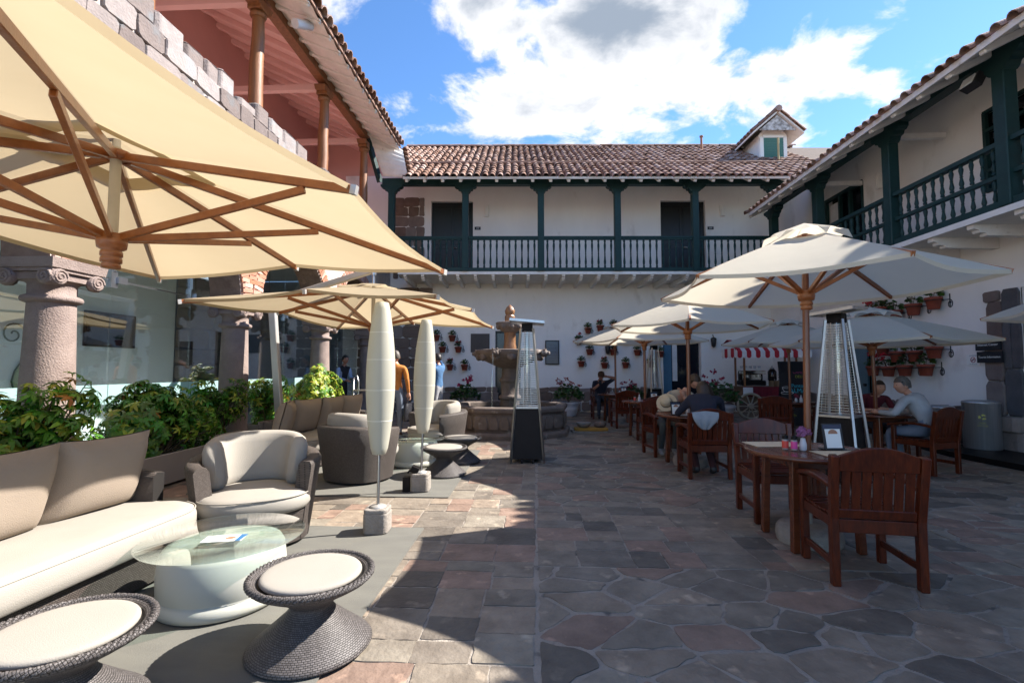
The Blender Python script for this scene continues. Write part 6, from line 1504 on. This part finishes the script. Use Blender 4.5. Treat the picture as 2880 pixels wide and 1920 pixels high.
# ------------------------------------------------------------------ people
def elbow(S_, W_, a, b, bend):
    S_, W_ = Vector(S_), Vector(W_); d = W_ - S_; D = min(d.length, (a + b) * .985); u = d.normalized(); W_ = S_ + u * D
    x = (a * a - b * b + D * D) / (2 * D); h = sqrt(max(1e-4, a * a - x * x)); bd = Vector(bend); bd = (bd - u * bd.dot(u)).normalized()
    return S_ + u * x + bd * h, W_
def person(label, loc, rz, J, cl, hair, skin=SKIN, hands=True, look=(0, 0, 0), longhair=False, cap=None, scale=1., bald=False):
    """J: joint positions (facing +y). cl: material for each body region. One continuous skinned body with head and hands, hair as a child."""
    t = thing('person', label, 'person', loc, rz); t.scale = (scale,) * 3
    names = [n for n in J if n != 'head']; idx = {n: i for i, n in enumerate(names)}
    E = [('pelvis', 'spine'), ('spine', 'chest'), ('chest', 'neck'), ('neck', 'head0')]
    reg = {('pelvis', 'spine'): 'torso', ('spine', 'chest'): 'torso', ('chest', 'neck'): 'torso', ('neck', 'head0'): 'skin'}
    for s_ in 'LR':
        for a, b, r_ in (('chest', 'sh', 'torso'), ('sh', 'el', 'uarm'), ('el', 'wr', 'farm'), ('pelvis', 'hip', 'leg'), ('hip', 'kn', 'leg'), ('kn', 'an', 'shin'), ('an', 'to', 'foot')):
            a2 = a if a in ('chest', 'pelvis') else a + s_; E.append((a2, b + s_)); reg[(a2, b + s_)] = r_
    rad = {'pelvis': (.135, .115), 'spine': (.125, .10), 'chest': (.15, .115), 'neck': (.06, .06), 'head0': (.055, .055)}
    for s_ in 'LR': rad.update({'sh' + s_: (.068, .068), 'el' + s_: (.047, .047), 'wr' + s_: (.033, .033), 'hip' + s_: (.095, .095), 'kn' + s_: (.066, .066), 'an' + s_: (.045, .045), 'to' + s_: (.042, .035)})
    me = bpy.data.meshes.new('body'); me.from_pydata([J[n] for n in names], [(idx[a], idx[b]) for a, b in E], []); o = bpy.data.objects.new('body', me); COL.objects.link(o)
    m = o.modifiers.new('skin', 'SKIN'); m.use_smooth_shade = True
    for n in names: sv = me.skin_vertices[0].data[idx[n]]; sv.radius = rad[n]; sv.use_root = n == 'pelvis'
    o.modifiers.new('sub', 'SUBSURF').levels = 2
    ev = bpy.data.meshes.new_from_object(o.evaluated_get(bpy.context.evaluated_depsgraph_get())); bpy.data.objects.remove(o)
    mats = []; mi = {}
    def slot(k):
        mm = skin if k == 'skin' else cl.get(k, cl['torso'])
        if mm.name not in mi: mi[mm.name] = len(mats); mats.append(mm)
        return mi[mm.name]
    vs = [tuple(v.co) for v in ev.vertices]; b = MB()
    segs = [(Vector(J[a]), Vector(J[c]), reg[(a, c)]) for a, c in E]
    for p in ev.polygons:
        c = p.center; best = None
        for A, B_, r_ in segs:
            d = B_ - A; t_ = max(0, min(1, (c - A).dot(d) / max(1e-9, d.length_squared))); q = (A + d * t_ - c).length
            if r_ == 'foot': q -= .02
            if best is None or q < best[0]: best = (q, r_)
        b.f.append(list(p.vertices)); b.c.append(None); b.u.append(None); b.r.append(0.); b.sm.append(True); b.mi.append(slot(best[1]))
    b.v = vs; bpy.data.meshes.remove(ev)
    # head: shaped sphere with brow, nose, lips, chin and ears
    hc = Vector(J['head']); R_ = Euler(look, 'XYZ').to_matrix().to_4x4(); HM = T(*hc) @ R_; nu, nv = 20, 24; P = []
    for i in range(nu + 1):
        th = pi * i / nu; row = []
        for j in range(nv + 1):
            ph = 2 * pi * j / nv; x = sin(th) * cos(ph); y = sin(th) * sin(ph); z = cos(th)
            X_, Y_, Z_ = x * .076, y * .095, z * .118
            if z < 0: X_ *= 1 - .28 * (-z) ** 1.5; Y_ *= 1 - (.10 if y > 0 else .32) * (-z)
            f = max(0, y) * max(0, 1 - (x / .32) ** 2)
            Y_ += f * (.022 * math.exp(-((z + .12) / .16) ** 2) + .008 * math.exp(-((z - .22) / .10) ** 2) - .007 * math.exp(-((z - .06) / .07) ** 2) + .006 * math.exp(-((z + .45) / .07) ** 2) + .010 * math.exp(-((z + .78) / .12) ** 2))
            row.append((X_, Y_, Z_))
        P.append(row)
    b.grid(P, M=HM, mi=slot('skin'))
    for s_ in (-1, 1): b.lathe([(.001, -.008), (.022, -.006), (.026, .004), (.012, .008), (.001, .006)], 10, HM @ T(s_ * .077, -.008, -.01) @ RY(s_ * pi / 2 * .85), sx=1.35, mi=slot('skin'))
    if hands:
        for s_, sg in (('L', -1), ('R', 1)):
            W_, El = Vector(J['wr' + s_]), Vector(J['el' + s_]); d = (W_ - El).normalized(); side = d.cross(Vector((0, 0, 1)))
            if side.length < .1: side = Vector((1, 0, 0)) if True else side
            side.normalize(); nrm = side.cross(d); k = slot('skin')
            b.tube([W_ - d * .02, W_ + d * .03, W_ + d * .075, W_ + d * .09], [.026, .036, .038, .02], 10, mi=k, sx=1.0)
            for q, (off, ln) in enumerate(((-.030, .066), (-.010, .078), (.010, .074), (.030, .058))):
                p0 = W_ + d * .07 + side * off; b.tube([p0, p0 + d * ln * .5 - nrm * .006, p0 + d * ln * .85 - nrm * .022, p0 + d * ln * .95 - nrm * .034], [.0095, .009, .008, .005], 6, mi=k)
            p0 = W_ + d * .02 - side * .028 * sg; b.tube([p0, p0 + d * .03 - side * .025 * sg, p0 + d * .062 - side * .028 * sg], [.012, .010, .007], 6, mi=k)
    body = b.build('body', mats, t)
    fx = MB()
    for s_ in (-1, 1): fx.lathe([(.001, -.006), (.011, 0), (.001, .006)], 8, HM @ T(s_ * .030, .083, .012) @ RX(pi / 2), sy=.6)
    fx.build('eyes', HAIRD, t)
    # hair
    h = MB(); P = []
    for i in range(13):
        th = pi * .62 * i / 12; row = []
        for j in range(25):
            ph = 2 * pi * j / 24; x, y, z = sin(th) * cos(ph), sin(th) * sin(ph), cos(th)
            lim = .52 if y > .25 else (1 if y < .0 else .8); zz_ = max(z, (.40 if y > .25 else (-.55 if y < 0 else -.1)))
            k = sqrt(max(0, 1 - zz_ ** 2)) / max(1e-4, sin(th)) if zz_ != z else 1
            row.append((x * .085 * k, y * .105 * k - .006, zz_ * .128 + .003))
        P.append([(x * (1 + .05 * sin(j_ * 5.1 + i * 2.3)), y * (1 + .05 * sin(j_ * 3.7 + i * 1.7)), z + .004 * sin(j_ * 4.3 + i)) for j_, (x, y, z) in enumerate(row[:-1])] + [None]); P[-1][-1] = P[-1][0]
    h.grid(P, M=HM)
    if longhair:
        rows = []
        for i in range(10):
            z = .07 - .042 * i; w_ = .088 + .009 * i; row = []
            for j in range(13): a = pi + pi * j / 12; row.append((w_ * cos(a) * 1.05, (.10 - .004 * i) * sin(a) - .012 - .016 * i + .006 * sin(j * 2.3 + i), z))
            rows.append(row)
        HM2 = T(*hc) @ RZ(look[2]); h.grid(rows, M=HM2); h.grid([[(x * .85, y * .85, z) for x, y, z in r_] for r_ in rows], M=HM2)
    h.build('hair', hair, t)
    if cap:
        c = MB(); c.lathe([(.094, .02), (.096, .07), (.08, .115), (.04, .138), (.001, .142)], 20, HM, sy=1.15); c.prism([(-.075, .08), (.075, .08), (.06, .17), (0, .185), (-.06, .17)], .03, .038, HM); c.build('cap', cap, t)
    return t
def standing(armL=None, armR=None, lean=0., bend=0.):
    J = {'pelvis': (0, 0, .95), 'spine': (0, .01 + lean * .3, 1.12), 'chest': (0, .0 + lean * .7, 1.33), 'neck': (0, .0 + lean, 1.49), 'head0': (0, .015 + lean * 1.1, 1.57), 'head': (0, .025 + lean * 1.2, 1.65)}
    for s_, g in (('L', -1), ('R', 1)):
        J['sh' + s_] = (g * .185, -.005 + lean * .85, 1.425); tgt = (armL if s_ == 'L' else armR) or (g * .25, .04 + lean, .90)
        e, w_ = elbow(J['sh' + s_], tgt, .285, .255, (g * .4, -1, -.2)); J['el' + s_] = tuple(e); J['wr' + s_] = tuple(w_)
        J['hip' + s_] = (g * .085, 0, .90); J['kn' + s_] = (g * .095, .035 + g * bend, .49); J['an' + s_] = (g * .10, -.02 + g * bend, .085); J['to' + s_] = (g * .115, .13 + g * bend, .045)
    return J
def seated(lean=.1, side=0., wrL=None, wrR=None, feet=.30, head=None, sz=.0):
    J = {'pelvis': (0, -.10, .575), 'spine': (side * .2, -.13 + lean * .25, .74), 'chest': (side * .6, -.12 + lean * .75, .93), 'neck': (side, -.11 + lean * 1.2, 1.06 - lean * .12), 'head0': (side * 1.1, -.09 + lean * 1.4, 1.13 - lean * .15)}
    J['head'] = head or (side * 1.2, -.06 + lean * 1.55, 1.205 - lean * .2)
    for s_, g in (('L', -1), ('R', 1)):
        J['sh' + s_] = (g * .185 + side * .85, -.12 + lean * 1.05, 1.01 - lean * .1); tgt = (wrL if s_ == 'L' else wrR) or (g * .14, .30, .80)
        e, w_ = elbow(J['sh' + s_], tgt, .28, .25, (g * .8, -.4, -.7)); J['el' + s_] = tuple(e); J['wr' + s_] = tuple(w_)
        J['hip' + s_] = (g * .095, -.04, .555); J['kn' + s_] = (g * .11, .33, .52); J['an' + s_] = (g * .105, feet, .085); J['to' + s_] = (g * .115, feet + .15, .045)
    return J
JEAN = cloth('cloth_jeans_pale', (.17, .21, .28)); JEAND = cloth('cloth_jeans_dark', (.035, .045, .07)); SHOE = mat('shoe_black', (.02, .02, .022), None, 5, .5); SHOEB = mat('shoe_brown', (.08, .045, .025), None, 5, .6)
ORG = cloth('cloth_suede_orange', (.52, .19, .04)); NVY = cloth('cloth_navy', (.012, .014, .03)); BEI = cloth('cloth_beige', (.40, .35, .28)); HOOD = cloth('cloth_hoodie_grey', (.42, .42, .43)); DRED = cloth('cloth_dark_red', (.10, .008, .018)); BLU = cloth('cloth_blue', (.06, .15, .30)); LBL = cloth('cloth_light_blue', (.35, .45, .62)); BLK = cloth('cloth_black', (.014, .014, .017)); GRYP = cloth('cloth_grey_trousers', (.06, .065, .065))
p1 = person('standing person in orange suede jacket and jeans seen from behind, holding a black bag', (-2.86, 9.75, .0), radians(8), standing(armR=(.27, .03, .87), lean=.0, bend=.03), {'torso': ORG, 'uarm': ORG, 'farm': ORG, 'leg': JEAN, 'shin': JEAN, 'foot': SHOEB}, HAIRG, look=(0, 0, .3))
rings = []
for z, k, w_ in ((0, .0, 0), (.0, .19, .05), (.06, .21, .075), (.25, .17, .055), (.36, .12, .02)): rings.append([(k * cos(2 * pi * q / 20), w_ * sin(2 * pi * q / 20), z) for q in range(20)])
bag = thing('hand_bag', 'black plastic bag hanging from the hand of the person in the orange jacket', 'bag', (-2.59, 9.83, .34), radians(75)); jb = MB(); loft(jb, rings[1:]); jb.build('bag_body', mat('plastic_black_bag', (.012, .012, .016), (.03, .03, .035), 9, .3, .8, 14), bag)
jb = MB(); jb.tube([(-.08, 0, .34), (-.03, 0, .46), (0, 0, .50), (.03, 0, .46), (.08, 0, .34)], .010, 6); jb.build('handles', mat('plastic_black_bag', (.012, .012, .016)), bag)
person('person in blue shirt and pale trousers photographing, half hidden behind the leaning lamp', (-2.36, 11.6, 0), radians(60), standing(armL=(-.05, .30, 1.50), armR=(.08, .30, 1.50)), {'torso': BLU, 'uarm': BLU, 'farm': SKIN, 'leg': cloth('cloth_stone', (.38, .38, .40)), 'shin': cloth('cloth_stone', (.38, .38, .40)), 'foot': SHOE}, HAIRD)
cmr = thing('photo_camera', 'black camera held up by the person in the blue shirt', 'camera', (-2.66, 11.78, 1.50), radians(60)); b = MB(); b.box((0, 0, 0), (.13, .05, .085)); b.build('camera_body', BLACKM, cmr, bevel=.008); b = MB(); b.lathe([(.032, 0), (.032, .06)], 14, RX(-pi / 2)); b.build('lens', BLACKM, cmr)
person('seated person in brown cap and navy shirt looking at a phone by the back wall', (1.86, 13.98, 0), radians(180), seated(.06, 0, wrL=(-.16, .06, 1.18), wrR=(.06, .24, .98)), {'torso': NVY, 'uarm': NVY, 'farm': SKIND, 'leg': JEAND, 'shin': JEAND, 'foot': SHOE}, HAIRD, SKIND, look=(-.35, 0, 0), cap=cloth('cloth_brown_cap', (.07, .035, .02)))
b = MB(); b.box((0, 0, 0), (.075, .01, .15)); b.build('mobile_phone', SCREEN, loc=(1.80, 13.66, 1.02), rot=(-.5, 0, 0), label='dark phone in the hand of the person in the cap', cat='phone')
person('seated person in beige shirt leaning over the table towards the dark haired woman', (2.12, 8.14, 0), radians(180), seated(.26, -.26, wrL=(-.22, .30, .98), wrR=(.04, .40, .80), feet=.12, head=(-.40, .30, 1.20)), {'torso': BEI, 'uarm': BEI, 'farm': SKIN, 'leg': GRYP, 'shin': GRYP, 'foot': mat('shoe_grey', (.3, .3, .3), None, 5, .6)}, HAIRB, look=(-.55, .2, .4))
person('seated person with long dark hair and navy top, sneakers under the chair', (2.21, 6.60, 0), radians(-4), seated(.20, .07, wrL=(-.18, .42, .80), wrR=(.18, .42, .80), feet=-.12, head=(.07, .205, 1.105)), {'torso': NVY, 'uarm': NVY, 'farm': NVY, 'leg': cloth('cloth_maroon', (.045, .012, .014)), 'shin': cloth('cloth_maroon', (.045, .012, .014)), 'foot': SHOE}, mat('hair_chestnut', (.030, .015, .008), (.018, .009, .005), 30, .45, .4, 90), look=(-.28, 0, .25), longhair=True)
person('seated person in light grey hoodie and jeans with grey hair', (5.30, 7.00, 0), radians(30), seated(.17, -.04, wrL=(-.30, .36, .79), wrR=(.05, .42, .80), head=(-.06, .17, 1.17)), {'torso': HOOD, 'uarm': HOOD, 'farm': HOOD, 'leg': JEAN, 'shin': JEAN, 'foot': SHOE}, HAIRG, look=(-.1, 0, .9))
person('small seated person in dark red top behind the heater with the black base', (5.55, 8.33, 0), radians(172), seated(.14, -.05, wrL=(-.1, .34, .80), wrR=(.14, .34, .80)), {'torso': DRED, 'uarm': DRED, 'farm': SKIN, 'leg': JEAND, 'shin': JEAND, 'foot': SHOE}, HAIRB, scale=.93)
person('waiter in light blue shirt and black waistcoat behind the arcade doorway', (-5.3, 13.0, 0), radians(-120), standing(armL=(-.1, .38, 1.15), armR=(.15, .38, 1.1), lean=.1), {'torso': BLK, 'uarm': LBL, 'farm': LBL, 'leg': BLK, 'shin': BLK, 'foot': SHOE}, HAIRD, SKIND)
